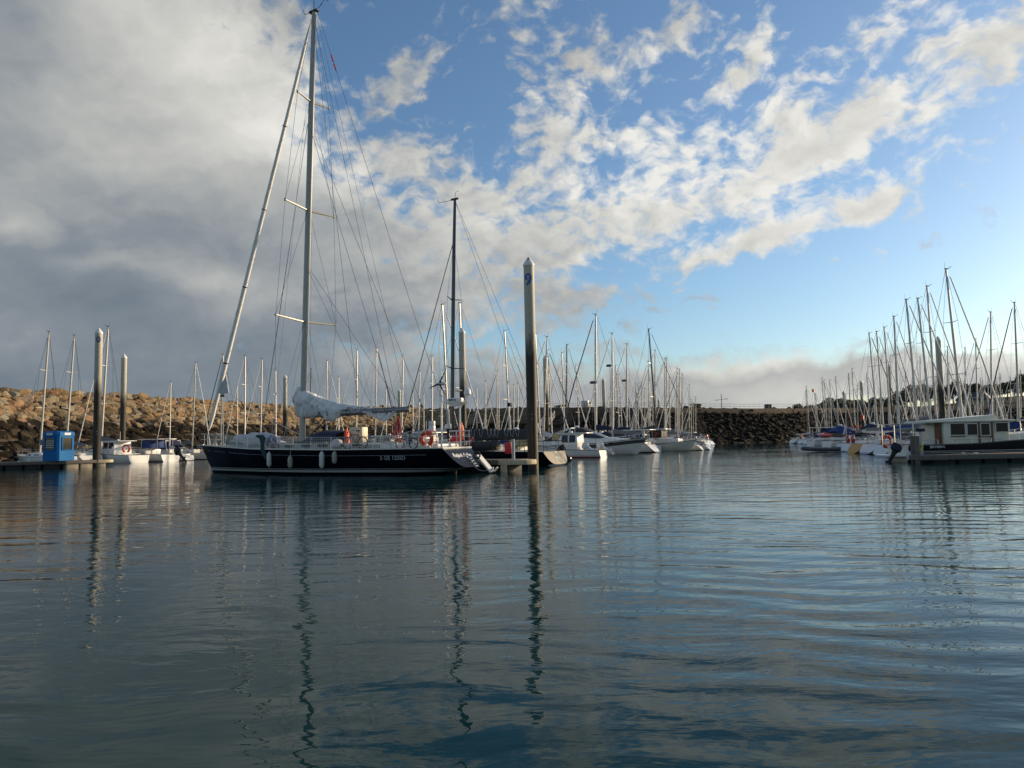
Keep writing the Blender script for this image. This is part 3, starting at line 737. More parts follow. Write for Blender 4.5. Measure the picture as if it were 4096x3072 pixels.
# ------------------------------------------------------------------ black ocean yacht
YA = R(29)
YO = Vector((-12.65, 48.2, 0)); YH = math.pi - YA
YF = Vector((math.cos(YH), math.sin(YH), 0)); YP = Vector((-math.sin(YH), math.cos(YH), 0))
def yl(px, py, off=0.0):
    """picture point -> yacht-local (x, off, z) on the fore-and-aft plane off metres to port"""
    d = ray(px, py); o = Vector((0, 0, CAMH)); c = YO + YP * off
    k = (c - o).dot(YP) / d.dot(YP); p = o + d * k - YO
    return Vector((p.dot(YF), off, p.z))
Y = empty('sailing_yacht', YO, YH)
tag(Y, 'large black ocean sailing yacht with tall mast lying along the pontoon, bow to the left', 'sailing yacht')
YHU = Hull(-10.75, 11.3, -11.75, 9.9, [(0, 1.50), (.2, 2.15), (.45, 2.55), (.65, 2.2), (.82, 1.35), (.93, .62), (1, .04)],
           [(0, 1.50), (.3, 1.50), (.6, 1.60), (1, 1.92)], [(0, .42), (.10, .02), (.25, -.45), (.5, -.9), (.8, -.6), (1, -.25)], p=.42, q=1.7, n=28, K=14)
h = YHU
h.shell().build('hull', M['yacht_hull'], Y, smooth=60)
h.transom().build('transom', mat('transom_navy', (.012, .014, .022), .3, spec=.35), Y)
h.deck(drop=.03, camber=.06).build('deck', M['deck_grey'], Y)
mb = MB()
for s_ in (1, -1): mb.tube(h.edge(s_, 24, 0.0, .03), .04, 5)
mb.build('toe_rail', M['alloy'], Y)
mb = MB(); mb.tube([h.sec(0, 1, 0) + Vector((0, 0, .02)), h.sec(0, -1, 0) + Vector((0, 0, .02))], .045, 6); mb.build('stern_capping', M['white_gelcoat'], Y)
mb = MB()
for s_ in (1, -1): mb.tube([h.pt(t, curve(h.sheer, t) - .34, s_, .004) for t in [.06 + .9 * k / 24 for k in range(25)]], .010, 4)
mb.build('cove_line', M['lettering_grey'], Y)
# lettering
def side_frame(hh, t, z, side=1, out=.012):
    p = hh.pt(t, z, side, out); px_ = hh.pt(t - .02, z, side, out); pz = hh.pt(t, z + .15, side, out)
    ax = (px_ - p).normalized() * side; uz = (pz - p).normalized(); nn = ax.cross(uz).normalized(); uz = nn.cross(ax)
    m_ = Matrix((ax, uz, nn)).transposed().to_4x4(); m_.translation = p; return m_
tq = (yl(1569, 1828, 2.1).x + 11.2) / 22.3
text_obj('registration_number', '5 GE 1255D', .33, M['lettering_grey'], Y, side_frame(h, tq, 1.0, 1, .03), bold=.006)
top, bot = h.sec(0, 1, 0), h.sec(0, 1, math.pi / 2)
ux = Vector((0, -1, 0)); uy = (Vector((top.x, 0, top.z)) - Vector((bot.x, 0, bot.z))).normalized(); un = ux.cross(uy)
c_ = Vector((bot.x, 0, bot.z)).lerp(Vector((top.x, 0, top.z)), .62) + un * .012 + Vector((0, .12, 0))
m_ = Matrix((ux, uy, un)).transposed().to_4x4(); m_.translation = c_
text_obj('name_lettering', 'Rejavi Aybe', .40, M['lettering_white'], Y, m_, bold=.01, shear=.25)
mb = MB()
for s_ in (-.14, .14): mb.tube([c_ + ux * (.55 + s_) - uy * .25 + un * .05, c_ + ux * (.55 + s_) - uy * 1.0 + un * .06], .022, 5)
for k in range(4): mb.tube([c_ + ux * .41 - uy * (.32 + .2 * k) + un * .05, c_ + ux * .69 - uy * (.32 + .2 * k) + un * .05], .02, 5)
mb.build('stern_ladder', M['plastic_white'], Y)
# superstructure
cr_ = cabin_mb([(-6.6, 1.35, 1.3, 1.48, 1.80), (-4, 1.6, 1.45, 1.5, 1.88), (-1, 1.6, 1.45, 1.52, 1.92), (3, 1.3, 1.1, 1.6, 1.92), (6.2, .8, .5, 1.66, 1.8)]).build('coach_roof', M['deck_grey'], Y)
for x in (-4.6, -3.2, -1.8, -.4, 1.2, 2.6):
    for s_ in (1, -1):
        w_ = lerp(1.6, 1.30, max(0, (x + 1) / 4)) - .035
        mb = MB(); mb.box((x, s_ * w_, 1.80), (.75, .09, .13)); mb.build('window', M['window_dark'], cr_, bevel=.01)
mb = MB()
for x in (5.0, 1.5, -.8): mb.box((x, 0, 2.04), (.7, .7, .08))
mb.build('hatch', M['window_tint'], cr_, bevel=.015)
mb = MB()
for s_ in (1, -1): mb.box((-7.9, s_ * 1.28, 1.62), (3.4, .28, .32))
mb.box((-9.9, 0, 1.62), (.5, 2.2, .3)); mb.build('cockpit_coaming', M['white_gelcoat'], Y, bevel=.05)
mb = MB(); mb.ring((-8.9, 0, 2.05), .62, .022, 'x', 24); 
for a in range(0, 180, 45): mb.tube([(-8.9, math.cos(R(a)) * .6, 2.05 + math.sin(R(a)) * .6), (-8.9, -math.cos(R(a)) * .6, 2.05 - math.sin(R(a)) * .6)], .012, 4)
mb.box((-8.72, 0, 1.75), (.25, .3, .7)); mb.build('steering_wheel', M['steel'], Y)
for x, y in ((-6.9, 1.15), (-6.9, -1.15), (-7.9, 1.25), (-7.9, -1.25)):
    MB().lathe([(.10, 0), (.13, .03), (.09, .08), (.09, .16), (.12, .2), (.05, .22)], (x, y, 1.78), 12).build('winch', M['steel'], Y)
# navy dodger amidships
mb = MB(); rings = []
a0, a1 = yl(1262, 1735), yl(1392, 1735)
for f, hh in ((0, .15), (.18, .62), (.45, .80), (.8, .72), (1, .66)):
    x = lerp(a0.x, a1.x, f); rings.append([(x, math.cos(a) * 1.25, 2.0 + max(math.sin(a), 0) ** .6 * hh + .05 * noise.noise((x * 2, a * 2, 0))) for a in [math.pi * k / 10 for k in range(11)]])
mb.loft(rings, closed=False); mb.build('sprayhood', M['cover_navy'], Y)
# mast and spars
b0 = yl(1208, 1755); tp = yl(1256, 48); mx = b0.x; RK = (tp.x - b0.x) / (tp.z - 1.8)
def mp(z, dx=0.0, y=0.0): return Vector((mx + RK * (z - 1.8) + dx, y, z))
TZ = tp.z
mb = MB(); rings = []
for k in range(13):
    z = lerp(1.75, TZ, k / 12); c = mp(z); w_ = 1.0 if z < TZ * .75 else lerp(1, .72, (z - TZ * .75) / (TZ * .25))
    rings.append([(c.x + math.cos(a) * .235 * w_, math.sin(a) * .165 * w_, z) for a in [2 * math.pi * j / 16 for j in range(16)]])
mb.loft(rings); M['mast_grey'] = mat('mast_alloy', (.34, .33, .29), .45, metal=.2, var=.1); mast = mb.build('mast', M['mast_grey'], Y)
mb = MB(); mb.tube([mp(1.9, -.25), mp(TZ - .2, -.185)], .025, 4); mb.build('sail_track', M['plastic_white'], mast)
mb = MB(); c = mp(TZ); mb.box(c + Vector((0, 0, .04)), (.75, .25, .12)); mb.tube([c, c + Vector((.9, 0, .1))], .022, 4); mb.tube([c + Vector((.9, -.1, .1)), c + Vector((.9, .1, .35))], .02, 4)
mb.tube([c, c + Vector((-.75, 0, .35))], .02, 4); mb.tube([c + Vector((-.6, 0, .3)), c + Vector((-1.1, 0, .75))], .02, 4); mb.tube([c + Vector((-1.15, -.15, .45)), c + Vector((-1.1, .15, .55))], .02, 4)
mb.tube([c, c + Vector((.12, 0, 1.6))], .016, 4); mb.tube([c, c + Vector((-.1, 0, 1.3))], .013, 4); mb.build('masthead_gear', M['black_matt'], mast)
SPR = []
for (px, py), ln in (((1211, 1290), 2.75), ((1221, 846), 2.25), ((1237, 412), 1.45)):
    z = yl(px, py).z; tips = []
    for s_ in (1, -1):
        tip = mp(z, -.18, s_ * ln) + Vector((0, 0, .12)); mb = MB(); mb.tube([mp(z), mp(z, -.18 * .5, s_ * ln * .5) + Vector((0, 0, .06)), tip], [.075, .065, .045], 7)
        mb.lathe([(.07, -.08), (.07, .08)], tip, 8); mb.build('spreader', M['mast_grey'], Y); tips.append(tip)
    SPR.append(tips)
for k, s_ in ((0, 1), (1, -1)):
    tch = (mx - .2 + 11.2) / 22.3; cp = h.sec(tch, s_, 0, -.12)
    MB().tube([cp, SPR[0][k], SPR[1][k], SPR[2][k], mp(TZ - .3, 0, s_ * .1)], .017, 4).build('shroud', M['wire_light'], Y)
    MB().tube([SPR[0][k], mp(SPR[1][k].z - .2, 0, s_ * .12)], .012, 4).build('shroud', M['wire'], Y)
    MB().tube([SPR[1][k], mp(SPR[2][k].z - .2, 0, s_ * .12)], .012, 4).build('shroud', M['wire'], Y)
    MB().tube([cp + Vector((.5, 0, 0)), mp(SPR[0][k].z - .2, .1, s_ * .12)], .015, 4).build('shroud', M['wire_light'], Y)
    MB().tube([cp + Vector((-.6, 0, 0)), mp(SPR[0][k].z - .2, -.1, s_ * .12)], .015, 4).build('shroud', M['wire_light'], Y)
    # running backstays
    MB().tube([h.sec(.11, s_, 0, -.2), mp(yl(1245, 520).z, -.1, s_ * .1)], .014, 4).build('backstay', M['wire'], Y)
    MB().tube([h.sec(.24, s_, 0, -.2), mp(TZ - 1.0, -.1, s_ * .1)], .014, 4).build('backstay', M['wire'], Y)
    MB().tube([h.sec(.15, s_, 0, -.2), mp(SPR[0][k].z + 3.5, -.1, s_ * .1)], .012, 4).build('backstay', M['wire'], Y)
    MB().tube([cp + Vector((.9, -s_ * .5, .3)), mp(SPR[2][k].z - .6, .2, s_ * .3)], .012, 4).build('halyard', M['rope_white'], Y)
    MB().tube([cp + Vector((1.6, -s_ * .3, .4)), mp(SPR[2][k].z - 1.6, .2, s_ * .1)], .014, 4).build('halyard', M['rope_dark'], Y)
MB().tube([Vector((5.4, 0, 1.9)), mp(SPR[2][0].z - 1.2, .22)], .014, 4).build('inner_forestay', M['wire'], Y)
bs0, bs1 = Vector((-10.7, 0, 1.6)), mp(TZ - .05, -.3)
bst = MB().tube([bs0, bs1], .013, 4).build('backstay', M['wire'], Y)
mb = MB()
for f in (.845, .868):
    a, b = bs0.lerp(bs1, f), bs0.lerp(bs1, f + .017); mb.tube([a, b], .05, 6)
mb.build('insulator', M['red_paint'], bst)
# boom
bm0 = mp(yl(1225, 1660).z, -.25); be = yl(1640, 1637)
mb = MB(); rings = []
for k in range(9):
    f = k / 8; c = bm0.lerp(be, f); hh = lerp(.22, .17, f)
    rings.append([(c.x, math.cos(a) * .12, c.z + math.sin(a) * hh) for a in [2 * math.pi * j / 12 for j in range(12)]])
mb.loft(rings); mb.build('boom', M['alloy_dark'], Y)
MB().tube([be + Vector((.2, 0, .15)), mp(TZ - .3, -.25)], .010, 4).build('topping_lift', M['wire'], Y)
mb = MB()
for k in (-.12, 0, .12): mb.tube([bm0.lerp(be, .55) + Vector((0, k, -.2)), (-6.2, k * 3, 2.0)], .016, 4)
mb.build('mainsheet', M['rope_dark'], Y)
MB().tube([bm0.lerp(be, .22) + Vector((0, 0, -.3)), mp(2.1, -.25)], .05, 6).build('boom_vang', M['black_matt'], Y)
# crumpled mainsail flaked on the boom
topz = [(0, 1550), (.03, 1540), (.10, 1562), (.22, 1580), (.35, 1600), (.5, 1616), (.65, 1624), (.8, 1632), (1, 1637)]
botz = [(0, 1665), (.08, 1668), (.2, 1672), (.27, 1652), (.33, 1684), (.42, 1680), (.5, 1656), (.65, 1654), (.8, 1672), (.88, 1690), (1, 1655)]
def ip(l, f):
    for (a, va), (b, vb) in zip(l, l[1:]):
        if f <= b: return va + (vb - va) * (f - a) / (b - a)
    return l[-1][1]
mb = MB(); rings = []; NR, NA = 150, 64
x0 = yl(1183, 1600).x; x1 = yl(1590, 1640).x
for k in range(NR + 1):
    f = k / NR; px = lerp(1183, 1590, f); zt, zb = yl(px, ip(topz, f)).z, yl(px, ip(botz, f)).z
    if f < .02: zt, zb = lerp((zt + zb) / 2, zt, f / .02), lerp((zt + zb) / 2, zb, f / .02)
    if f > .97: zt, zb = lerp(zt, (zt + zb) / 2, (f - .97) / .03), lerp(zb, (zt + zb) / 2, (f - .97) / .03)
    wd = lerp(.60, .15, min(1, f * 1.9)) * (.35 + .65 * math.sin(min(1, f * 8 + .1) * math.pi / 2)); x = lerp(x0, x1, f); ring = []
    for j in range(NA):
        a = 2 * math.pi * j / NA; s_, c = math.sin(a), math.cos(a)
        z = lerp(zb, zt, .5 + .5 * s_)
        # folds hang down and run aft: ridged noise stretched along the cloth
        pv = Vector((x * 1.1 + z * .35, a * .55, z * .5))
        hang = Vector((x * 2.0 + .55 * s_ + .5 * noise.noise(Vector((x * .8, z, 0))), a * .22, c * .3))
        rg = 1 - abs(noise.noise(hang * 1.3)) * 2.7; rg2 = 1 - abs(noise.noise(Vector((x * 4.6 + 1.3 * s_, a * .5, 3.0)))) * 2.2
        crs = noise.noise(Vector((x * .9 - 1.6 * s_, z * 1.2, 7.0)))
        d_ = (.22 * rg + .03 * rg2 + .13 * crs) * lerp(1.0, .35, min(1, f * 1.4)) - .10
        yy = c * (wd + d_); zz = z + s_ * d_ * .35
        ring.append((x + .12 * noise.noise(pv * 2.2 + Vector((9, 9, 0))), yy, zz))
    rings.append(ring)
mb.loft(rings); mb.build('mainsail', M['sailcloth'], Y, smooth=75)
mb = MB()
for f in (.34, .53, .66, .78, .9):
    px = lerp(1183, 1590, f); c = yl(px, 1630); mb.ring((c.x, 0, bm0.lerp(be, f * .97).z + .12 * (1 - f)), .40 - .17 * f, .02, 'x', 18)
mb.build('sail_tie', M['rope_dark'], Y)
# furled genoa with its clew showing
g0, g1 = yl(836, 1722), yl(1246, 78)
pts = [g0.lerp(g1, f) for f in (0, .01, .03, .12, .3, .5, .7, .9, .965, .985, 1)]
gen = MB().tube(pts, [.04, .09, .14, .165, .155, .145, .13, .11, .09, .05, .03], 14).build('furled_genoa', M['jib_cloth'], Y)
mb = MB(); N_ = 220; sp = []
for k in range(N_ + 1):
    f = lerp(.03, .95, k / N_); c = g0.lerp(g1, f); a = f * 110; r_ = ip([(0, .145), (.12, .168), (.3, .158), (.5, .148), (.7, .133), (.95, .105)], f)
    sp.append(c + Vector((math.cos(a) * r_, math.sin(a) * r_, 0)))
mb.tube(sp, .016, 4); mb.build('luff_spiral', M['cover_light'], gen)
mb = MB()
for f in (.17, .36, .55, .75): c = g0.lerp(g1, f); mb.tube([c, c.lerp(g1, .004)], .172, 14)
mb.build('sail_tie', M['rope_dark'], gen)
cl = [yl(905, 1500), yl(916, 1572), yl(882, 1577), yl(876, 1560)]
mb = MB(); mb.add([c + Vector((0, .03, 0)) for c in cl] + [c - Vector((0, .03, 0)) for c in cl], [(0, 1, 2, 3), (7, 6, 5, 4), (0, 4, 5, 1), (1, 5, 6, 2), (2, 6, 7, 3), (3, 7, 4, 0)]); mb.build('clew', M['cover_light'], gen)
for s_ in (1, -1): MB().tube([cl[1], yl(1010, 1640, s_ * .8), h.sec(.56, s_, 0, -.3) + Vector((0, 0, .1))], .016, 4).build('jib_sheet', M['rope_white'], Y)
# guard rails, netting, pulpit, pushpit
for s_ in (1, -1):
    for k in range(13):
        t = .07 + k * .068; p = h.sec(t, s_, 0, -.07); MB().tube([p, p + Vector((0, 0, .78))], .017, 5).build('stanchion', M['steel'], Y)
    mb = MB()
    for dz in (.40, .78): mb.tube(h.edge(s_, 20, -.07, dz, .0, .97), .009, 3)
    mb.build('guard_wire', M['wire_light'], Y)
mb = MB()
for s_ in (1, -1):
    for dz in [.08 + .115 * k for k in range(7)]: mb.tube(h.edge(s_, 24, -.07, dz, .10, .93), .008, 3)
    t = .10
    while t < .93:
        p = h.sec(t, s_, 0, -.07); mb.tube([p, p + Vector((0, 0, .77))], .007, 3); t += .0066
mb.build('netting', M['wire_light'], Y)
mb = MB()
for dz in (.45, .85): mb.tube(h.edge(1, 4, -.05, dz, .93, 1) + [Vector((11.45, 0, 1.9 + dz))] + h.edge(-1, 4, -.05, dz, .93, 1)[::-1], .022, 5)
for t in (.935, .98):
    for s_ in (1, -1): p = h.sec(t, s_, 0, -.05); mb.tube([p, p + Vector((0, 0, .85))], .022, 5)
mb.build('pulpit', M['steel'], Y)
mb = MB()
for dz in (.35, .68, 1.0): mb.tube(h.edge(1, 4, -.06, dz, 0, .10)[::-1] + h.edge(-1, 4, -.06, dz, 0, .10), .02, 5)
for t in (.004, .05, .10):
    for s_ in (1, -1): p = h.sec(t, s_, 0, -.06); mb.tube([p, p + Vector((0, 0, 1.0))], .02, 5)
for yy in (-.8, 0, .8): mb.tube([(-10.73, yy, 1.5), (-10.73, yy, 2.5)], .018, 5)
mb.build('pushpit', M['steel'], Y)
# anchor and windlass
mb = MB(); mb.tube([(11.0, .1, 2.0), (11.6, .1, 1.9), (11.75, .1, 1.6)], .04, 6); mb.box((11.75, .1, 1.55), (.1, .5, .25)); mb.build('anchor', M['steel'], Y)
MB().lathe([(.16, 0), (.16, .12), (.10, .16), (.14, .26), (.05, .28)], (9.9, 0, 1.92), 12).build('windlass', M['steel'], Y)
# wind generator on its pole
c = yl(1764, 1535, .7); pole0 = yl(1770, 1790, .7)
wg = MB().tube([(c.x, .7, 1.5), (c.x, .7, c.z - .1)], .045, 8).build('wind_generator_pole', M['plastic_white'], Y)
mb = MB(); mb.tube([c + Vector((-.35, 0, 0)), c + Vector((-.2, 0, 0)), c + Vector((.1, 0, 0)), c + Vector((.22, 0, 0))], [.03, .11, .13, .04], 10); mb.build('hub', M['plastic_white'], wg)
for a in (-14, 128, 232):
    a = R(a); d1 = Vector((-.35, math.cos(a), math.sin(a))) ; d1 = (Vector((0, 0, 0)) + Vector((math.cos(a) * .75, math.cos(a) * .66 * 0 + 0, math.sin(a)))).normalized()
    # rotor faces the camera side: blades turn in the fore-and-aft plane
    wv_ = Vector((-d1.z, 0, d1.x)); p0, p1 = c + Vector((0, .15, 0)) + d1 * .06, c + Vector((0, .15, 0)) + d1 * .78
    mb = MB(); mb.add([p0 + wv_ * .06, p0 - wv_ * .06, p1 - wv_ * .012, p1 + wv_ * .012] + [q_ + Vector((0, .03, 0)) for q_ in (p0 + wv_ * .06, p0 - wv_ * .06, p1 - wv_ * .012, p1 + wv_ * .012)],
        [(0, 1, 2, 3), (7, 6, 5, 4), (0, 4, 5, 1), (1, 5, 6, 2), (2, 6, 7, 3), (3, 7, 4, 0)]); mb.build('blade', M['cover_navy'], wg)
# radar mast
c = yl(1840, 1622, -.7)
rm = MB().tube([(c.x, -.7, 1.5), (c.x, -.7, c.z)], .055, 8).build('radar_post', M['steel'], Y)
r0 = yl(1822, 1604, -.7)
mb = MB(); mb.loft([[(r0.x + lx * (.18 + .5 * f) , -.7 + ly * (.1 + .12 * f), r0.z - .32 + .24 * f) for lx, ly in ((1, 1), (1, -1), (-1, -1), (-1, 1))] for f in (0, .5, 1)]); mb.build('radar_bracket', M['plastic_white'], rm)
sc_ = MB().box((r0.x, -.7, r0.z + .05), (1.0, .3, .26)).build('radar_scanner', M['plastic_white'], rm, bevel=.06)
m_ = Matrix(((-1, 0, 0), (0, 0, 1), (0, 1, 0))).to_4x4(); m_.translation = (r0.x + .12, -.7 + .155, r0.z + .06)
text_obj('scanner_lettering', 'SIMRAD', .16, M['lettering_black'], rm, m_, bold=.004)
a = yl(1834, 1562, -.7); mb = MB(); mb.tube([(a.x, -.7, r0.z), (a.x, -.7, a.z)], .02, 5); mb.lathe([(.02, -.08), (.2, -.03), (.24, 0), (.1, .05), (.01, .06)], (a.x, -.7, a.z), 14); mb.build('antenna', M['plastic_white'], rm)
a = yl(1870, 1580, -.7); mb = MB(); mb.lathe([(.16, 0), (.21, .04), (.21, .22), (.17, .34), (.08, .41), (.005, .43)], (a.x, -.7, a.z), 16); mb.build('satellite_dome', M['plastic_white'], rm)
mb = MB(); mb.tube([(a.x, -.7, a.z), (c.x - .05, -.7, c.z - .15)], .03, 5); mb.tube([(a.x, -.7, a.z - .35), (c.x, -.7, c.z - .1)], .025, 5); mb.build('strut', M['plastic_white'], rm)
# instrument boxes on the pushpit
a = yl(1728, 1705, 1.4); mb = MB(); mb.box((a.x, a.y, a.z + .16), (.36, .16, .26)); mb.box((a.x, a.y, a.z - .14), (.36, .2, .32)); mb.tube([(a.x, a.y, 1.5), (a.x, a.y, a.z)], .03, 6); mb.build('instrument_box', M['plastic_white'], Y, bevel=.02)
# folding gangway astern
mb = MB(); a, b = Vector((-11.5, -1.1, 1.05)), yl(1968, 1886, -1.1); d = (b - a).normalized(); w_ = Vector((0, 1, 0)); u_ = w_.cross(d)
vs = [a + w_ * s1 * .24 + u_ * s2 * .05 for s1, s2 in ((-1, -1), (1, -1), (1, 1), (-1, 1))] + [b + w_ * s1 * .24 + u_ * s2 * .05 for s1, s2 in ((-1, -1), (1, -1), (1, 1), (-1, 1))]
mb.add(vs, [(3, 2, 1, 0), (4, 5, 6, 7), (0, 1, 5, 4), (1, 2, 6, 5), (2, 3, 7, 6), (3, 0, 4, 7)])
up_ = u_ if u_.z > 0 else -u_
mb.tube([b - w_ * .24, b - w_ * .24 + up_ * .34], .05, 6); mb.tube([b + w_ * .24, b + w_ * .24 + up_ * .34], .05, 6)
gw = mb.build('boarding_plank', M['white_gelcoat'], Y)
mb = MB(); mb.ring(a + Vector((-.1, .3, .02)), .19, .05, 'y', 18); mb.build('hinge_ring', M['rubber'], gw)

def yw(v): return YO + YF * v[0] + YP * v[1] + Vector((0, 0, v[2]))
# loose things on and around the yacht
def fender(px, py, len_, mt, lab, off=2.45):
    p = yl(px, py, off); t = (p.x + 11.2) / 22.3; q_ = h.pt(t, .75, 1); y = q_.y + .17
    root = empty('fender', yw((p.x, y, p.z)), YH); tag(root, lab, 'fender', 'fenders along the black yacht')
    r_ = .155; MB().lathe([(.03, len_ / 2 + .05), (.06, len_ / 2), (r_ * .8, len_ / 2 - .07), (r_, len_ / 2 - .18), (r_, -len_ / 2 + .18), (r_ * .8, -len_ / 2 + .07), (.06, -len_ / 2), (.03, -len_ / 2 - .02)], n=16).build('body', M[mt], root)
    e = h.sec(t, 1, 0); MB().tube([(0, 0, len_ / 2), (0, e.y - y, e.z - p.z + .35)], .014, 4).build('lanyard', M['rope_white'], root)
fender(1069, 1839, .93, 'fender_white', 'white fender nearest the yacht bow, below a dark green drape')
fender(1163, 1848, .75, 'fender_olive', 'olive grey fender hanging lowest on the black hull')
fender(1288, 1840, .98, 'fender_white', 'longest white fender on the black hull')
fender(1335, 1831, .72, 'fender_olive', 'short greyish fender nearest the yacht registration number')
def lump(name, c, sx, sy, sz, mt, seed, lab, cat, n1=22, n2=16, amp=.25, grp=None):
    mb = MB(); rings = []
    for i in range(n2 + 1):
        ph = -math.pi / 2 + math.pi * i / n2
        rings.append([Vector((math.cos(ph) * math.cos(t_) * sx, math.cos(ph) * math.sin(t_) * sy, max(math.sin(ph), -.55) * sz)) * (1 + amp * noise.noise(Vector((math.cos(t_) * math.cos(ph) * 2.3 + seed, math.sin(t_) * math.cos(ph) * 2.3, math.sin(ph) * 2.3)))) for t_ in [2 * math.pi * k / n1 for k in range(n1)]])
    mb.loft(rings); o = mb.build(name, M[mt], smooth=60); o.location = yw(c); o.rotation_euler = (0, 0, YH); tag(o, lab, cat, grp); return o
a = yl(1030, 1750); lump('sail_bag', (a.x, 0, 2.05), 2.3, .75, .62, 'cover_light', 3, 'grey white bundle of spare sails heaped on the yacht foredeck', 'sail bag', amp=.5)
a = yl(1092, 1742, 1.0); lump('kit_bag', (a.x, 1.0, 2.05), .5, .4, .42, 'cover_blue', 8, 'shiny blue bag lying on the yacht deck behind the green drape', 'bag', amp=.35)
a = yl(1387, 1740, 1.0); lump('kit_bag', (a.x, 1.0, 2.15), .17, .2, .62, 'orange', 9, 'orange bag standing upright beside the navy sprayhood', 'bag', amp=.3)
a = yl(1845, 1742, -.9); lump('life_raft_bag', (a.x, -.9, 2.35), .16, .22, .62, 'orange', 12, 'orange bag hanging on the yacht stern rail under the radar', 'bag', amp=.3)
a = yl(1820, 1755, -1.2); lump('kit_bag', (a.x, -1.2, 2.0), .35, .25, .3, 'red_plastic', 13, 'red bag low behind the yacht stern rail', 'bag', amp=.3)
a = yl(1345, 1750, 1.6); lump('net_basket', (a.x, 1.5, 1.85), .36, .3, .36, 'cover_light', 14, 'round net basket hung inside the rail left of the bicycle', 'basket', amp=.2)
# dark green drape over the rail
p = yl(1057, 1770, 2.45); t = (p.x + 11.2) / 22.3; e = h.sec(t, 1, 0, .03); mb = MB(); rings = []
for k, (dz, w_) in enumerate(((.95, .30), (.86, .42), (.7, .30), (.4, .15), (0, .17), (-.4, .22), (-.62, .16))):
    q_ = e if dz >= 0 else h.pt(t, e.z + dz, 1, .05)
    rings.append([(q_.x + math.cos(a) * w_ + (.25 if dz > .8 else 0), q_.y + .02 + math.sin(a) * .09, e.z + dz) for a in [2 * math.pi * j / 10 for j in range(10)]])
mb.loft(rings); o = mb.build('drape', mat('cloth_green', (.012, .05, .045), .8)); o.location = YO; o.rotation_euler = (0, 0, YH); tag(o, 'dark green cloth draped over the yacht rail above the first fender', 'cloth')
# white locker behind the bicycle
a = yl(1430, 1712, -.2); mb = MB(); mb.box((0, 0, 0), (1.05, .6, .95)); o = mb.build('deck_locker', M['plastic_cream'], bevel=.06); o.location = yw((a.x, -.3, a.z - .42)); o.rotation_euler = (0, 0, YH); tag(o, 'cream locker box standing on deck behind the bicycle', 'locker')
# lifebuoys
def lifebuoy(name, loc, rz, rad, mt, lab, horseshoe=True, tube=.085):
    mb = MB(); mb.ring((0, 0, 0), rad, tube, 'y', 26, 10, *( (-60, 240) if horseshoe else (0, 360))); root = empty(name, loc, rz); mb.build('ring', M[mt], root)
    mb = MB()
    for a in (20, 90, 160): a = R(a); c = Vector((math.cos(a) * rad, 0, math.sin(a) * rad)); tn = Vector((-math.sin(a), 0, math.cos(a))); mb.tube([c - tn * .03, c + tn * .03], tube + .006, 10)
    mb.build('band', M['lettering_white'], root); tag(root, lab, 'lifebuoy', 'lifebuoys on the boats'); return root
a = yl(1701, 1756, 1.85); lifebuoy('lifebuoy', yw((a.x, 1.72, a.z + .02)), YH, .35, 'orange', 'orange horseshoe lifebuoy on the black yacht stern rail', tube=.125)
# bicycles
def bicycle(loc, rz, mt, lab, s_=1.0):
    root = empty('bicycle', loc, rz); root.scale = (s_,) * 3; tag(root, lab, 'bicycle', 'bicycles on the yacht deck')
    for x in (-.54, .54):
        wl = MB().ring((x, 0, .34), .33, .036, 'y', 26, 6).build('wheel', M['rubber'], root)
        mb = MB()
        for k in range(8): a = math.pi * k / 8; mb.tube([(x + math.cos(a) * .32, 0, .34 + math.sin(a) * .32), (x - math.cos(a) * .32, 0, .34 - math.sin(a) * .32)], .004, 3)
        mb.tube([(x, -.05, .34), (x, .05, .34)], .03, 8); mb.build('spokes', M['steel'], wl)
    mb = MB(); bb, hd_, st, rw, fw_ = (-.05, 0, .32), (.34, 0, .86), (-.2, 0, .78), (-.54, 0, .34), (.54, 0, .34)
    for a, b in ((bb, hd_), (bb, st), (st, (.33, 0, .80)), (bb, rw), (rw, st), (hd_, fw_)): mb.tube([a, b], .022, 6)
    mb.ring(bb, .09, .012, 'y', 14, 5); mb.build('frame', M[mt], root)
    mb = MB(); mb.tube([(-.2, 0, .76), (-.24, 0, .98)], .015, 5); mb.box((-.24, 0, 1.0), (.27, .13, .06)); mb.build('saddle', M['black_matt'], root, bevel=.012)
    mb = MB(); mb.tube([(.34, 0, .84), (.31, 0, 1.02)], .016, 5); mb.tube([(.24, -.28, 1.06), (.33, -.1, 1.03), (.33, .1, 1.03), (.24, .28, 1.06)], .016, 5); mb.build('handlebar', M['black_matt'], root)
a = yl(1423, 1792, 1.9); bicycle(yw((a.x, 1.95, 1.55)), YH, 'black_matt', 'black bicycle leaning inside the yacht rail before the cream locker', 1.08)
a = yl(1625, 1792, 1.8); bicycle(yw((a.x, 1.75, 1.52)), YH, 'cover_blue', 'blue bicycle leaning inside the yacht rail left of the lifebuoy', .9)
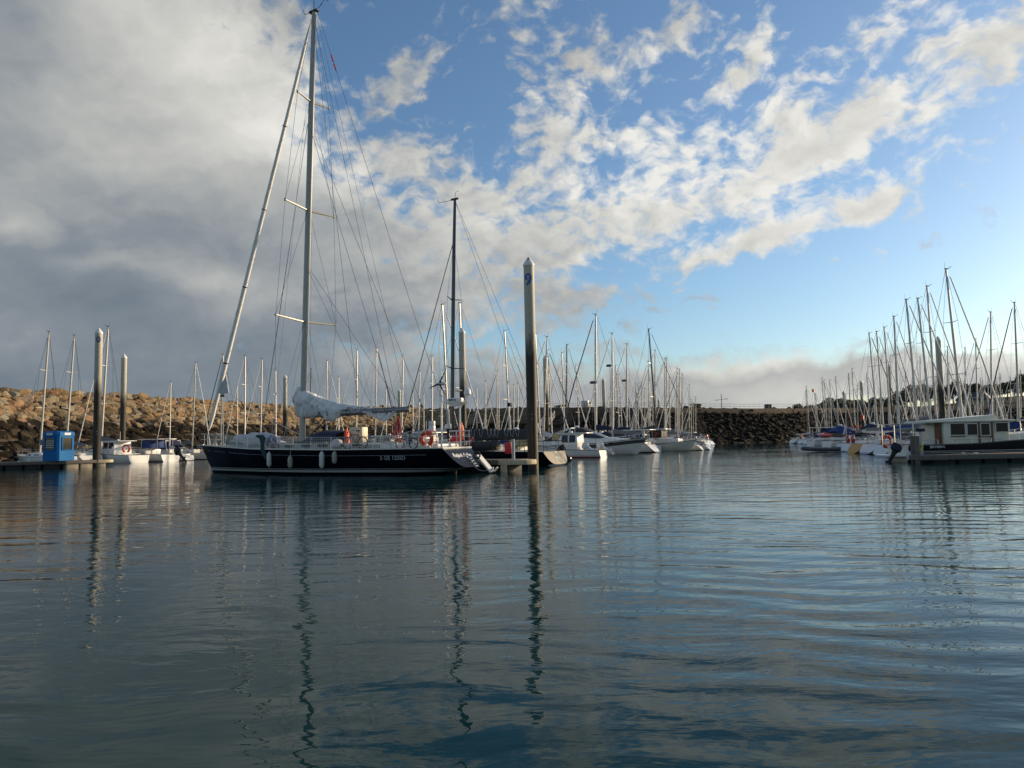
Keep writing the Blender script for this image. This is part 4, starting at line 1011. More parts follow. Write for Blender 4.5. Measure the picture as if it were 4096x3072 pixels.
# outboard motor
def outboard(loc, rz, s_, mt, lab, tilt=0.0, mt2='black_matt', grp='outboard motors'):
    root = empty('outboard_motor', loc); root.rotation_euler = (0, tilt, rz); root.scale = (s_,) * 3; tag(root, lab, 'outboard motor', grp)
    mb = MB(); mb.loft([[(x0 + math.cos(a) * rx, math.sin(a) * ry, z) for a in [2 * math.pi * k / 12 for k in range(12)]] for x0, rx, ry, z in ((0, .22, .15, .0), (0, .33, .21, .06), (.0, .34, .22, .3), (-.03, .30, .20, .42), (-.05, .18, .12, .48))]); mb.build('cowling', M[mt], root)
    mb = MB(); mb.loft([[(x0 + math.cos(a) * rx, math.sin(a) * ry, z) for a in [2 * math.pi * k / 10 for k in range(10)]] for x0, rx, ry, z in ((0, .2, .13, 0), (0, .14, .09, -.2), (-.02, .11, .06, -.6), (-.03, .12, .05, -.95))])
    mb.tube([(-.26, 0, -.8), (.2, 0, -.8)], [.06, .05], 8); mb.box((-.03, 0, -1.05), (.16, .03, .28)); mb.build('leg', M[mt2], root)
    mb = MB()
    for k in range(3): a = 2 * math.pi * k / 3; mb.add([(-.28, math.cos(a + .3) * .03, -.8 + math.sin(a + .3) * .03), (-.30, math.cos(a + .5) * .17, -.8 + math.sin(a + .5) * .17), (-.26, math.cos(a - .3) * .17, -.8 + math.sin(a - .3) * .17)], [(0, 1, 2)])
    mb.build('propeller', M['steel'], root); return root
a = yl(1792, 1712, 1.0); outboard(yw((a.x, 1.0, a.z - .05)), YH, .62, 'plastic_white', 'white and black outboard clamped high on the yacht stern rail')
# red folded boat hook flags
a = yl(1590, 1665, 0); b = yl(1590, 1755, 0); mb = MB()
for k in range(5): mb.tube([(a.x, -.1, a.z), (b.x + (k - 2) * .17, -.1 + .08 * k, b.z)], .03, 5)
o = mb.build('cargo_sling', M['red_paint']); o.location = YO; o.rotation_euler = (0, 0, YH); tag(o, 'red rope sling hanging from the yacht boom end', 'sling')
MB_ = lump('kit_bag', (b.x, -.1, b.z - .1), .3, .2, .14, 'orange', 31, 'small orange bag below the red rope sling', 'bag')
# ------------------------------------------------------------------ pontoons
def pontoon(a, b, wd, lab, top=.72, th=.30, plank='wood_planks', fl='float_black', endm='wood_pale', nfl=6, grp='floating pontoons'):
    a, b = Vector(a), Vector(b); d = b - a; L = d.length; rz = math.atan2(d.y, d.x)
    root = empty('pontoon', (a + b) / 2, rz); tag(root, lab, 'pontoon', grp)
    MB().box((0, 0, top - .03), (L, wd, .06)).build('deck', M[plank], root, bevel=.01)
    mb = MB()
    for s_ in (1, -1): mb.box((0, s_ * (wd / 2 + .04), top - .16), (L, .08, .28))
    mb.build('fascia', M['wood_planks'], root, bevel=.012)
    mb = MB(); mb.box((L / 2 - .45, 0, top - .16), (.9, wd + .24, .30)); mb.lathe([(wd / 2 + .1, top - .30), (wd / 2 + .1, top - .02)], (L / 2, 0, 0), 20); mb.build('end_board', M[endm], root, bevel=.015)
    for k in range(nfl):
        x = -L / 2 + L * (k + .5) / nfl; MB().box((x, 0, .12), (L / nfl * .86, wd * .9, .62)).build('float', M[fl], root, bevel=.04)
    mb = MB()
    for k in range(max(2, int(L / 6))):
        x = -L / 2 + L * (k + .5) / max(2, int(L / 6))
        for s_ in (1, -1): mb.tube([(x - .14, s_ * (wd / 2 - .12), top + .07), (x + .14, s_ * (wd / 2 - .12), top + .07)], .022, 5); mb.box((x, s_ * (wd / 2 - .12), top + .03), (.1, .06, .06))
    mb.build('cleat', M['steel'], root); return root
off = -YP * 3.75
base = YO + off; 
def along(t): return base - YF * t
pA = along(-13.2)
tt = 0
for k in range(200):
    q_ = along(5 + k * .1)
    if CX + q_.x / q_.y * F > 2068: tt = 5 + k * .1; break
pB = along(tt)
P9 = pontoon(pA, pB, 1.9, 'finger pontoon with pale wooden tip between the two black yachts')
mb = MB(); 
q_ = along(tt - .55) + YP * .98
mb.box((0, 0, .05), (.42, .12, .95)); o = mb.build('timber_block', M['wood_pale'], bevel=.02); o.location = q_; o.rotation_euler = (0, 0, -YA); o.parent = None; tag(o, 'pale timber post bolted under the tip of the finger pontoon', 'timber post')
# service post with the red box
q_ = along(tt - .15) + YP * .5
root = empty('service_post', q_, -YA); tag(root, 'grey service post with a red box on the finger pontoon', 'service post')
MB().tube([(0, 0, .7), (0, 0, 1.95)], .10, 10).build('post', M['grey_gelcoat'], root); MB().box((-.34, 0, 1.42), (.42, .22, .70)).build('box', M['red_plastic'], root, bevel=.04)
mb = MB(); pts = [yw((-12.2, -.8, .55)) + Vector((.0, 0, 0))]
e0, e1 = yw(yl(1972, 1872, -1.1)), along(tt - 3.0) + YP * .95 + Vector((0, 0, .62))
mb.tube([e0.lerp(e1, f) + Vector((0, 0, -.35 * math.sin(f * math.pi))) for f in [k / 12 for k in range(13)]], .025, 5)
o = mb.build('mooring_rope', M['rope_white']); tag(o, 'twisted mooring rope sagging from the boarding plank to the pontoon', 'rope')

# left pontoon with the blue kiosk
def ground_px(px, D, z=0): return gnd(px, D, z)
c1 = gnd(262, 70); c2 = gnd(425, 76)
pontoon(gnd(-420, 70.5), gnd(262, 72), 2.0, 'long dark pontoon carrying the blue kiosk at the left edge', nfl=9, endm='wood_planks')
pontoon(gnd(250, 71.5), gnd(415, 74.5), 1.5, 'sunlit end pontoon with pale boards beside the pile marked 0', fl='concrete_float', nfl=3)
kp = gnd(234, 71.6, .74)
K = empty('kiosk', kp, R(-16)); tag(K, 'bright blue octagonal harbour kiosk with framed windows on the left pontoon', 'kiosk')
def octo(r_, c_, z): 
    a = r_; b = r_ - c_; return [(a, -b, z), (a, b, z), (b, a, z), (-b, a, z), (-a, b, z), (-a, -b, z), (-b, -a, z), (b, -a, z)]
MB().loft([octo(1.0, .16, 0), octo(1.0, .16, .95), octo(.97, .16, 1.0), octo(.97, .16, 2.35)]).build('body', M['kiosk_blue'], K, smooth=20)
MB().loft([octo(1.02, .2, 2.35), octo(1.04, .2, 2.5), octo(1.02, .22, 2.72), octo(.88, .24, 2.84)]).build('roof', M['kiosk_blue'], K, smooth=30)
for k in range(4):
    rz = k * math.pi / 2; m4 = Matrix.Rotation(rz, 4, 'Z')
    mb = MB(); 
    for y0, z0, wy, hz in ((0, 1.02, 1.16, .07), (0, 2.22, 1.16, .07), (-.56, 1.62, .07, 1.15), (.56, 1.62, .07, 1.15)): mb.box((1.0, y0, z0), (.10, wy, hz))
    f_ = mb.build('window_frame', M['kiosk_blue'], K, bevel=.01); f_.matrix_local = m4
    p_ = MB().box((.975, 0, 1.62), (.05, 1.06, 1.14)).build('pane', M['window_tint'], f_)
    if k in (3, 1):
        mb = MB()
        for z in (1.3, 1.5, 1.7, 1.9): mb.box((.99, 0, z), (.05, .95, .05))
        mb.build('shelf', M['alloy'], f_)
    s_ = MB().box((1.045, 0, 2.56), (.03, .7, .22)).build('sign_plate', M['lettering_white'], K); s_.matrix_local = m4
    mb = MB()
    for j in range(3): mb.box((1.063, 0, 2.50 + .06 * j), (.008, .5, .018))
    mb.build('sign_lines', M['lettering_grey'], s_)

# ------------------------------------------------------------------ motor boats
def rail(mb, pts, hgt, r_=.018, n=5):
    mb.tube([p + Vector((0, 0, hgt)) for p in pts], r_, 5)
    for p in pts[::max(1, len(pts) // n)]: mb.tube([p, p + Vector((0, 0, hgt))], r_, 4)
def motorboat(kind, loc, hd, L, lab, hull_m='white_gelcoat', band=None, cat_='motor boat', canopy='cover_blue'):
    B = L * .17
    hh = Hull(-L * .48, L * .52, -L * .5, L * .42, [(0, B * .92), (.4, B), (.7, B * .78), (.9, B * .35), (1, .03)],
              [(0, L * .105), (.5, L * .12), (1, L * .165)], [(0, -.25), (.6, -.3), (1, .05)], p=.35, q=1.6)
    root = empty('motor_boat', loc, hd); tag(root, lab, cat_, 'motor boats among the sailing boats')
    hh.shell().build('hull', M[hull_m], root, smooth=50); hh.transom().build('transom', M['white_gelcoat'], root)
    hh.deck(drop=.02).build('deck', M['deck_white'], root)
    if band:
        mb = MB(); mb.loft([[hh.pt(k / 16, curve(hh.sheer, k / 16) - dz, s_, .012) for k in range(17)] for s_ in (1,) for dz in (.12, .42 * L / 9)], closed=False)
        mb.loft([[hh.pt(k / 16, curve(hh.sheer, k / 16) - dz, s_, .012) for k in range(17)] for s_ in (-1,) for dz in (.12, .42 * L / 9)], closed=False); mb.build('side_band', M[band], root)
    mb = MB()
    for s_ in (1, -1): mb.tube(hh.edge(s_), .035, 5)
    mb.build('rubbing_strake', M['dark_grey'], root)
    z = L * .12
    if kind == 'pilot':
        x0, x1, w_, hc = -L * .12, L * .2, B * .78, 1.55
        MB().loft([[(x0, w_, z), (x0, -w_, z), (x1 + .3, -w_ * .85, z), (x1 + .3, w_ * .85, z)], [(x0, w_, z + hc * .5), (x0, -w_, z + hc * .5), (x1 + .15, -w_ * .85, z + hc * .5), (x1 + .15, w_ * .85, z + hc * .5)], [(x0 + .05, w_ * .9, z + hc), (x0 + .05, -w_ * .9, z + hc), (x1 - .25, -w_ * .75, z + hc), (x1 - .25, w_ * .75, z + hc)]]).build('wheelhouse', M['white_gelcoat'], root, bevel=.03)
        MB().box(((x0 + x1) / 2 - .35, 0, z + hc + .05), (x1 - x0 + 1.3, w_ * 2.0, .10)).build('roof', M['white_gelcoat'], root, bevel=.045)
        for s_ in (1, -1):
            for k in range(2):
                xa, xb_ = lerp(x0 + .2, x1 - .2, k * .5), lerp(x0 + .2, x1 - .2, k * .5 + .42)
                mb = MB(); mb.add([(xa, s_ * (w_ * .975 + .012), z + .72), (xb_, s_ * (w_ * lerp(.99, .88, (xb_ - x0) / (x1 - x0)) + .02), z + .72), (xb_ - .04, s_ * (w_ * lerp(.93, .80, (xb_ - x0) / (x1 - x0)) + .02), z + hc - .12), (xa + .02, s_ * (w_ * .91 + .012), z + hc - .12)], [(0, 1, 2, 3)]); mb.build('window', M['window_dark'], root, smooth=0)
        MB().add([(x1 + .13, -w_ * .75, z + .85), (x1 + .13, w_ * .75, z + .85), (x1 - .19, w_ * .66, z + hc - .1), (x1 - .19, -w_ * .66, z + hc - .1)], [(0, 1, 2, 3)]).build('windscreen', M['window_dark'], root, smooth=0)
        mb = MB(); mb.tube([(x0 + .6, 0, z + hc), (x0 + .6, 0, z + hc + 1.2)], .02, 5); mb.lathe([(.05, 0), (.15, .04), (.13, .14), (.02, .18)], (x0 + 1.0, 0, z + hc + .1), 12); mb.build('antenna', M['plastic_white'], root)
    elif kind == 'express':
        cabin_mb([(-L * .34, B * .86, B * .8, z, z + .55), (-L * .1, B * .86, B * .78, z, z + .72), (L * .12, B * .7, B * .6, z + .05, z + .62), (L * .38, B * .25, B * .18, z + .2, z + .34)]).build('foredeck', M['white_gelcoat'], root)
        mb = MB(); mb.loft([[(x, math.cos(a) * wy, z + .6 + max(math.sin(a), 0) ** .5 * hz) for a in [math.pi * k / 10 for k in range(11)]] for x, wy, hz in ((L * .10, B * .6, .04), (L * .02, B * .72, .4), (-L * .06, B * .76, .72))], closed=False); mb.build('windscreen', M['window_tint'], root)
        mb = MB(); mb.loft([[(x, math.cos(a) * wy, z + .6 + max(math.sin(a), 0) ** .5 * hz) for a in [math.pi * k / 10 for k in range(11)]] for x, wy, hz in ((-L * .06, B * .77, .74), (-L * .14, B * .8, 1.15), (-L * .28, B * .82, 1.2), (-L * .38, B * .84, .5))], closed=False); mb.build('canopy', M[canopy], root)
        mb = MB(); ar = [(-L * .30, -B * .9, z + .3), (-L * .24, -B * .86, z + 1.7), (-L * .24, B * .86, z + 1.7), (-L * .30, B * .9, z + .3)]; mb.tube(ar, .09, 8); mb.lathe([(.05, 0), (.26, .03), (.26, .14), (.1, .2)], (-L * .24, 0, z + 1.78), 12); mb.build('radar_arch', M['white_gelcoat'], root)
        for s_ in (1, -1):
            mb = MB(); c = hh.pt(.66, z - .02, s_, .02); c2_ = hh.pt(.70, z - .02, s_, .02); mb.tube([c, c2_], .09, 10); mb.build('porthole', M['window_dark'], root)
    elif kind == 'canopy':
        MB().box((L * .1, 0, z + .28), (L * .35, B * 1.5, .6)).build('cuddy', M['white_gelcoat'], root, bevel=.08)
        mb = MB()
        for x in (-L * .35, L * .02):
            for s_ in (1, -1): mb.tube([(x, s_ * B * .8, z), (x, s_ * B * .75, z + 1.75)], .03, 5)
        mb.build('frame', M['steel'], root)
        MB().box((-L * .16, 0, z + 1.8), (L * .5, B * 1.8, .09)).build('roof', M['white_gelcoat'], root, bevel=.04)
        MB().box((-L * .08, 0, z + 1.2), (L * .20, B * 1.5, .95)).build('awning', M[canopy], root, bevel=.04)
    mb = MB()
    for s_ in (1, -1): rail(mb, hh.edge(s_, 8, -.06, 0, .45, .97), .5)
    mb.build('guard_rail', M['steel'], root)
    placed.append((loc[0], loc[1], L, B * 2)); return root
def dinghy(loc, hd, L, mt, lab, tilt=0.0):
    root = empty('inflatable_dinghy', loc); root.rotation_euler = (tilt, 0, hd); tag(root, lab, 'dinghy', 'inflatable dinghies'); w_ = L * .24
    pts = [(-L * .5, w_, .22), (-L * .2, w_, .22), (L * .15, w_, .24), (L * .36, w_ * .72, .30), (L * .46, w_ * .3, .36), (L * .48, 0, .38)]
    pts = [Vector(p) for p in pts]; pts += [Vector((p.x, -p.y, p.z)) for p in pts[-2::-1]]
    mb = MB(); mb.tube(pts, [.09] + [.2] * (len(pts) - 2) + [.09], 12); mb.build('tube', M[mt], root)
    MB().box((-L * .06, 0, .14), (L * .78, w_ * 1.7, .06)).build('floor', M['dark_grey'], root); MB().box((-L * .36, 0, .30), (.05, w_ * 1.6, .32)).build('transom_board', M['wood_planks'], root)
    MB().box((0, 0, .34), (.22, w_ * 1.7, .04)).build('thwart', M['wood_pale'], root); return root
FWL, FWR = Vector((math.cos(HL), math.sin(HL), 0)), Vector((math.cos(HR), math.sin(HR), 0))

motorboat('pilot', gnd(2296, 73), HL, 6.4, 'small white wheelhouse fishing boat moored right of the nearest pile', 'white_hull_red', canopy='cover_tan')
e_ = motorboat('express', gnd(2395, 81) , HR, 10.6, 'white express motor cruiser with grey side band and black canopy', band='dark_grey', canopy='cover_black')
outboard(gnd(2350, 71.5, 1.0), HL, 1.2, 'plastic_white', 'large white outboard motor tilted up left of its twin', tilt=R(58), mt2='plastic_white')
outboard(gnd(2408, 73, 1.0), HL, 1.2, 'plastic_white', 'large white outboard motor tilted up, right one of the pair', tilt=R(58), mt2='plastic_white')
outboard(gnd(2252, 63, .8), HL, 1.15, 'black_matt', 'black outboard motor between the black sloop and the fishing boat', tilt=R(35))
motorboat('canopy', gnd(2655, 93), HR, 8.0, 'cream motor boat with flared bow pointing right beside a white sloop', 'cream_gelcoat', canopy='cover_black')
dinghy(gnd(2722, 103), HR, 3.0, 'fender_white', 'white inflatable dinghy afloat behind the navy hulled sloop')
motorboat('pilot', gnd(470, 90), HL, 8.6, 'white wheelhouse boat with an orange lifebuoy, left of the black yacht bow', 'white_gelcoat')
motorboat('canopy', gnd(600, 93), HL, 8.2, 'white motor boat with a blue awning behind the left pontoon end', 'white_hull_blue', canopy='cover_blue')
motorboat('express', gnd(655, 100), HL, 7.5, 'small white motor cruiser with dark canopy near the black outboard', 'white_gelcoat', canopy='cover_navy')
outboard(gnd(715, 88, 1.1), HL, 1.5, 'black_matt', 'big black outboard motor tilted up left of the black yacht bow', tilt=R(50))
lifebuoy('lifebuoy', gnd(505, 86, 1.72), R(-10), .42, 'orange', 'orange lifebuoy on the white wheelhouse boat at left', tube=.11)
lifebuoy('lifebuoy', gnd(3547, 58, 1.15), R(15), .42, 'orange', 'round orange lifebuoy on the white stern left of the cabin cruiser', horseshoe=False, tube=.12)
lifebuoy('lifebuoy', gnd(1890, 55, 1.75), R(70), .3, 'orange', 'orange lifebuoy seen edge on behind the black sloop deck', tube=.08)
dinghy(gnd(3290, 76), R(185), 4.2, 'dark_grey', 'dark grey inflatable dinghy afloat before the right marina sterns')
dinghy(gnd(3325, 80, 1.35), R(95), 3.0, 'red_paint', 'red inflatable dinghy lifted on the stern of a right marina boat', tilt=0)
for px, D, z in ((3392, 66, 1.3), (3412, 65, 1.3)): lifebuoy('lifebuoy', gnd(px, D, z), R(80), .27, 'red_paint', 'red horseshoe lifebuoy on the stern of the yellow sloop, %s one' % ('left' if px < 3400 else 'right'), tube=.11)
lifebuoy('lifebuoy', gnd(2829, 127, 1.5), R(60), .33, 'red_paint', 'red lifebuoy on a far white stern before the dark breakwater', tube=.13)
lifebuoy('lifebuoy', gnd(3205, 120, 1.3), R(60), .33, 'red_paint', 'red lifebuoy on the farthest right marina sterns', tube=.13)

# ------------------------------------------------------------------ black racing sloop behind the finger pontoon
q0 = gnd(2243, 53.0); Z = empty('racing_sloop', q0 + FWL * 7.4, HL); tag(Z, 'black racing sloop with black mast and laced grey boom cover behind the finger pontoon', 'sailing boat')
placed.append((Z.location.x, Z.location.y, 15, 4.4))
zh = Hull(-6.9, 7.6, -7.4, 7.0, [(0, 1.75), (.3, 2.1), (.5, 2.05), (.75, 1.35), (.9, .6), (1, .03)], [(0, 1.02), (.5, 1.15), (1, 1.42)], [(0, .10), (.3, -.3), (.6, -.5), (1, -.2)], p=.45)
zh.shell().build('hull', M['black_hull'], Z, smooth=50); zh.transom().build('transom', mat('transom_bronze', (.24, .185, .10), .4), Z); zh.deck(drop=.02).build('deck', M['deck_grey'], Z)
cz = zh.sec(0, 1, 1.0).lerp(zh.sec(0, -1, 1.0), .5); tz, bz = zh.sec(0, 1, 0), zh.sec(0, 1, math.pi / 2)
uy = (Vector((tz.x, 0, tz.z)) - Vector((bz.x, 0, bz.z))).normalized(); ux = Vector((0, -1, 0)); un = ux.cross(uy); m_ = Matrix((ux, uy, un)).transposed().to_4x4(); m_.translation = Vector((bz.x, 0, bz.z)).lerp(Vector((tz.x, 0, tz.z)), .45) + un * .015
text_obj('transom_lettering', 'IP EH', .3, M['lettering_white'], Z, m_, bold=.01)
cabin_mb([(-2.2, 1.1, 1.0, 1.05, 1.5), (0, 1.2, 1.0, 1.1, 1.55), (2.6, .9, .6, 1.2, 1.35)]).build('coach_roof', M['dark_grey'], Z)
mb = MB()
for s_ in (1, -1):
    for k in range(8): p = zh.sec(.03 + k * .12, s_, 0, -.06); mb.tube([p, p + Vector((0, 0, .68))], .02, 5)
    for dz in (.35, .68): mb.tube(zh.edge(s_, 12, -.06, dz, .02, .95), .01, 4)
mb.build('guard_rail', M['rubber'], Z)
mb = MB()
for s_ in (1, -1): mb.tube([zh.sec(0, s_, 0, -.06) + Vector((0, 0, .75)), zh.sec(.1, s_, 0, -.06) + Vector((0, 0, .75)), zh.sec(.1, s_, 0, -.06)], .028, 6); mb.tube([zh.sec(.0, s_, 0, -.06), zh.sec(0, s_, 0, -.06) + Vector((0, 0, .75))], .028, 6)
mb.build('pushpit', M['rubber'], Z)
mxz = 1.25; hz = H(1809) - 785; Dz = 55.7; TT = hz * Dz / F + 2
Dz = min([48 + .05 * k for k in range(240)], key=lambda d_: abs((Matrix.Rotation(-HL, 3, 'Z') @ (gnd(1809, d_) - Z.location)).y)); TT = hz * Dz / F + 2
zp = gnd(1809, Dz); loc_m = Matrix.Rotation(-HL, 3, 'Z') @ (zp - Z.location); mxz = loc_m.x
mb = MB(); mb.loft([[(mxz + RKK * -1 + math.cos(a) * .17 * w_, math.sin(a) * .11 * w_, z) for a in [2 * math.pi * k / 12 for k in range(12)]] for z, w_, RKK in ((1.3, 1, 0), (TT * .5, 1, .25), (TT * .8, .9, .45), (TT, .7, .62))]); zm = mb.build('mast', M['mast_black'], Z)
mb = MB(); mb.box((mxz - .62, 0, TT + .05), (.7, .12, .14)); mb.tube([(mxz - .5, 0, TT), (mxz + .9, 0, TT + .02), (mxz + 1.0, 0, TT + .3)], .02, 5); mb.tube([(mxz - .62, 0, TT), (mxz - .7, 0, TT + .6), (mxz - 1.0, 0, TT + .65)], .018, 5); mb.build('masthead_gear', M['black_matt'], zm)
for zf, ln in ((.36, 1.3), (.62, 1.0)):
    for s_ in (1, -1): MB().tube([(mxz - .15, 0, TT * zf), (mxz - .45, s_ * ln, TT * zf + .08)], [.05, .03], 6).build('spreader', M['mast_black'], Z)
for s_ in (1, -1):
    MB().tube([(mxz - .4, s_ * 1.9, 1.15), (mxz - .45, s_ * 1.3, TT * .36 + .08), (mxz - .45, s_ * 1.0, TT * .62 + .08), (mxz - .45, 0, TT * .84)], .012, 4).build('shroud', M['wire'], Z)
    MB().tube([(-6.6, s_ * 1.4, 1.1), (mxz - .62, 0, TT - .05)], .012, 4).build('backstay', M['wire'], Z)
MB().tube([(7.2, 0, 1.4), (mxz - .35, 0, TT * .83)], .035, 5).build('forestay', M['mast_black'], Z)
cb = cover_mb(mxz - .1, mxz - 7.2, 2.05, .95, .62, .26, n=22); zc = cb.build('boom_cover', M['cover_black'], Z)
rz_ = random.Random(3); xs_ = mxz - .3
mb = MB()
while xs_ > mxz - 6.6:
    mb.tube([(xs_, .27, 2.75), (xs_ - .12, .30, 2.2), (xs_ - .26, .30, 2.12), (xs_ - .36, .27, 2.72)], .022, 5); xs_ -= rz_.uniform(.3, .95)
mb.build('lacing', M['lettering_grey'], zc)
MB().tube([(mxz - .1, 0, 1.95), (mxz - 7.3, 0, 1.95)], .09, 8).build('boom', M['mast_black'], Z)
def at_z(px, py, D, nm, mb, mt, lab, cat, rz=HL, grp=None, bevel=0):
    o = mb.build(nm, M[mt], bevel=bevel); o.location = at(px, py, D); o.rotation_euler = (0, 0, rz); tag(o, lab, cat, grp); return o
mb = MB(); mb.tube([(1.3, 0, 0), (1.25, 0, 0), (-1.2, 0, 0), (-1.25, 0, 0)], [.2, .36, .34, .2], 14)
for x in (-.7, 0, .7): mb.tube([(x - .02, 0, 0), (x + .02, 0, 0)], .375, 14)
at_z(1937, 1784, 54.5, 'rolled_dinghy', mb, 'cover_black', 'rolled black inflatable lying across the black sloop foredeck', 'rolled dinghy')
at_z(1921, 1752, 60, 'helm_bench', MB().box((0, 0, 0), (.8, .5, .62), taper=.85), 'plastic_white', 'white seat back seen over the rolled black inflatable', 'bench', bevel=.05)
mb = MB(); mb.lathe([(.05, -.05), (.3, 0), (.32, .25), (.25, .42), (.05, .48)], (0, 0, 0), 14)
at_z(2212, 1828, 53.6, 'outboard_cover', mb, 'plastic_white', 'rounded white cowling lying in the black sloop open stern', 'cowling')
mb = MB(); mb.loft([[(x, math.cos(a) * .9, max(math.sin(a), 0) ** .6 * hh_) for a in [math.pi * k / 8 for k in range(9)]] for x, hh_ in ((-1.2, .1), (-.8, .9), (.2, 1.0), (1.0, .7), (1.3, .05))], closed=False)
at_z(2095, 1785, 64, 'cockpit_tent', mb, 'cover_tan', 'tan cockpit tent left of the pile marked 9', 'boat cover')
mb = MB(); mb.ring((0, 0, 0), .75, .045, 'y', 20, 6, 0, 180); mb.tube([(.75, 0, 0), (.3, 0, -.9)], .045, 6); mb.tube([(-.75, 0, 0), (-.75, 0, -.9)], .045, 6)
at_z(2032, 1768, 62, 'targa_arch', mb, 'steel', 'bright curved steel arch above the black sloop deck', 'steel arch', rz=0)
motorboat('express', gnd(1990, 66), HL, 8.0, 'white motor cruiser with tan interior half hidden behind the black sloop', canopy='cover_blue')
motorboat('pilot', gnd(1690, 70), HL, 9.0, 'white cruiser with dark windows behind the black yacht stern', canopy='cover_blue')
motorboat('pilot', gnd(1560, 82), HL, 8.0, 'white boat with a wheelhouse behind the bicycles', canopy='cover_blue')

# ------------------------------------------------------------------ cabin cruiser on the right
DC = 47.5
X0 = at(3900, 1750, DC).x
C = empty('cabin_cruiser', (X0, DC + 1.6, 0), 0); tag(C, 'black and cream cabin cruiser with dark windows moored at the right edge', 'motor boat')
placed.append((X0, DC + 1.6, 12, 3.6))
def cx(px): return at(px, 1750, DC).x - X0
def cz_(px, py): return at(px, py, DC).z
ch = Hull(cx(3640), cx(4330), cx(3640), cx(4270), [(0, 1.35), (.3, 1.62), (.6, 1.6), (.82, 1.1), (1, .05)], [(0, 1.0), (.35, 1.05), (.7, 1.25), (1, 1.75)], [(0, -.3), (.6, -.4), (1, -.1)], p=.3, q=1.8, n=24)
hull_mat('cruiser_hull', (.012, .013, .018), [(.50, .535), (.60, .64)], (.5, .5, .48), .3, .2, 0)
ch.shell().build('hull', M['cruiser_hull'], C, smooth=50); ch.transom().build('transom', M['cream_gelcoat'], C); ch.deck(drop=.02).build('deck', M['deck_grey'], C)
mb = MB()
for s_ in (1, -1): mb.tube(ch.edge(s_, 20), .05, 6)
mb.build('rubbing_strake', M['dark_grey'], C)
MB().loft([[(cx(3640) + x, y, z) for x, y in [(.1, 1.3), (-.9, 1.2), (-1.15, .8), (-1.15, -.8), (-.9, -1.2), (.1, -1.3)]] for z in (.30, .42)]).build('swim_platform', M['white_gelcoat'], C, bevel=.03)
# wheelhouse
w_ = 1.35; xa, xb_ = cx(3786), cx(4060); zf, zr = 1.0, cz_(3900, 1688)
MB().loft([[(xa, w_, zf), (xa, -w_, zf), (xb_ - .12, -w_ * .95, zf), (xb_ - .12, w_ * .95, zf)], [(xa, w_, zr), (xa, -w_, zr), (xb_, -w_ * .9, zr), (xb_, w_ * .9, zr)]]).build('wheelhouse', M['cream_gelcoat'], C, bevel=.04)
MB().box(((cx(3722) + cx(4072)) / 2, 0, zr + .07), (cx(4072) - cx(3722), 3.0, .14)).build('roof', M['cream_gelcoat'], C, bevel=.06)
mb = MB(); mb.loft([[(cx(3768), 1.0, zr + .14), (cx(3768), -1.0, zr + .14), (cx(3768), -1.0, zr + .18), (cx(3768), 1.0, zr + .18)], [(cx(4022), 1.0, zr + .14), (cx(4022), -1.0, zr + .14), (cx(4012), -1.0, zr + .46), (cx(4012), 1.0, zr + .46)]]); mb.build('roof_step', M['cream_gelcoat'], C, bevel=.02)
def win(px0, px1, py0, py1, nm='window', rake=0.0):
    x0, x1, z1, z0 = cx(px0), cx(px1), cz_((px0 + px1) / 2, py0), cz_((px0 + px1) / 2, py1); y = -w_ if x1 < xb_ - .5 else -w_ * .965
    mb = MB(); mb.box(((x0 + x1) / 2, y - .005, (z0 + z1) / 2), (x1 - x0 + .09, .03, z1 - z0 + .09)); fr = mb.build('window_frame', M['white_gelcoat'], C, bevel=.012)
    MB().box(((x0 + x1) / 2, y - .016, (z0 + z1) / 2), (x1 - x0, .02, z1 - z0)).build('pane', M['window_dark'], fr)
for a in ((3813, 3870, 1694, 1739), (3881, 3920, 1695, 1739), (3936, 3970, 1694, 1740), (3998, 4046, 1691, 1726)): win(*a)
mb = MB()
for px in (3928, 3981): mb.box((cx(px), -w_ - .004, (zf + zr) / 2), (.12, .03, zr - zf - .04))
mb.box((cx(3841), -w_ - .004, cz_(3841, 1746)), (.95, .03, .06)); mb.box((cx(3955), -w_ - .004, cz_(3955, 1747)), (.72, .03, .05)); mb.build('door_trim', M['varnish'], C)
MB().box((cx(3777), -.9, (zf + zr) / 2), (.16, .5, zr - zf)).build('cabin_post', M['varnish'], C)
cabin_mb([(cx(4050), 1.25, 1.2, 1.1, 1.72), (cx(4180), 1.1, .9, 1.25, 1.75), (cx(4260), .6, .4, 1.5, 1.7)]).build('foredeck_cabin', M['cream_gelcoat'], C)
mb = MB()
for s_ in (1, -1):
    rail(mb, [Vector((cx(px), s_ * 1.5, 1.08)) for px in (3812, 3850, 3890, 3930, 3970, 4012)], .28, .016, 3)
    rail(mb, ch.edge(s_, 6, -.08, 0, .58, .97), .55, .018)
    rail(mb, [Vector((cx(px), s_ * 1.35, .95)) for px in (3620, 3660, 3700, 3760)], .38, .018, 3)
mb.build('guard_rail', M['steel'], C)
mb = MB()
for k in range(5): mb.tube([(cx(3615) + .1 * k, -1.2 + .5 * k, cz_(3650, 1694)), (cx(3765), -1.2 + .5 * k, cz_(3765, 1697))], .025, 5)
for s_ in (1, -1):
    mb.tube([(cx(3616), s_ * 1.2, cz_(3650, 1694)), (cx(3616), s_ * 1.2, 1.0)], .03, 5); mb.tube([(cx(3668), s_ * 1.2, cz_(3650, 1692)), (cx(3668), s_ * 1.2, 1.0)], .035, 5)
    mb.tube([(cx(3616), s_ * 1.2, cz_(3650, 1694)), (cx(3765), s_ * 1.2, cz_(3765, 1697))], .028, 5)
mb.build('awning_frame', M['steel'], C)
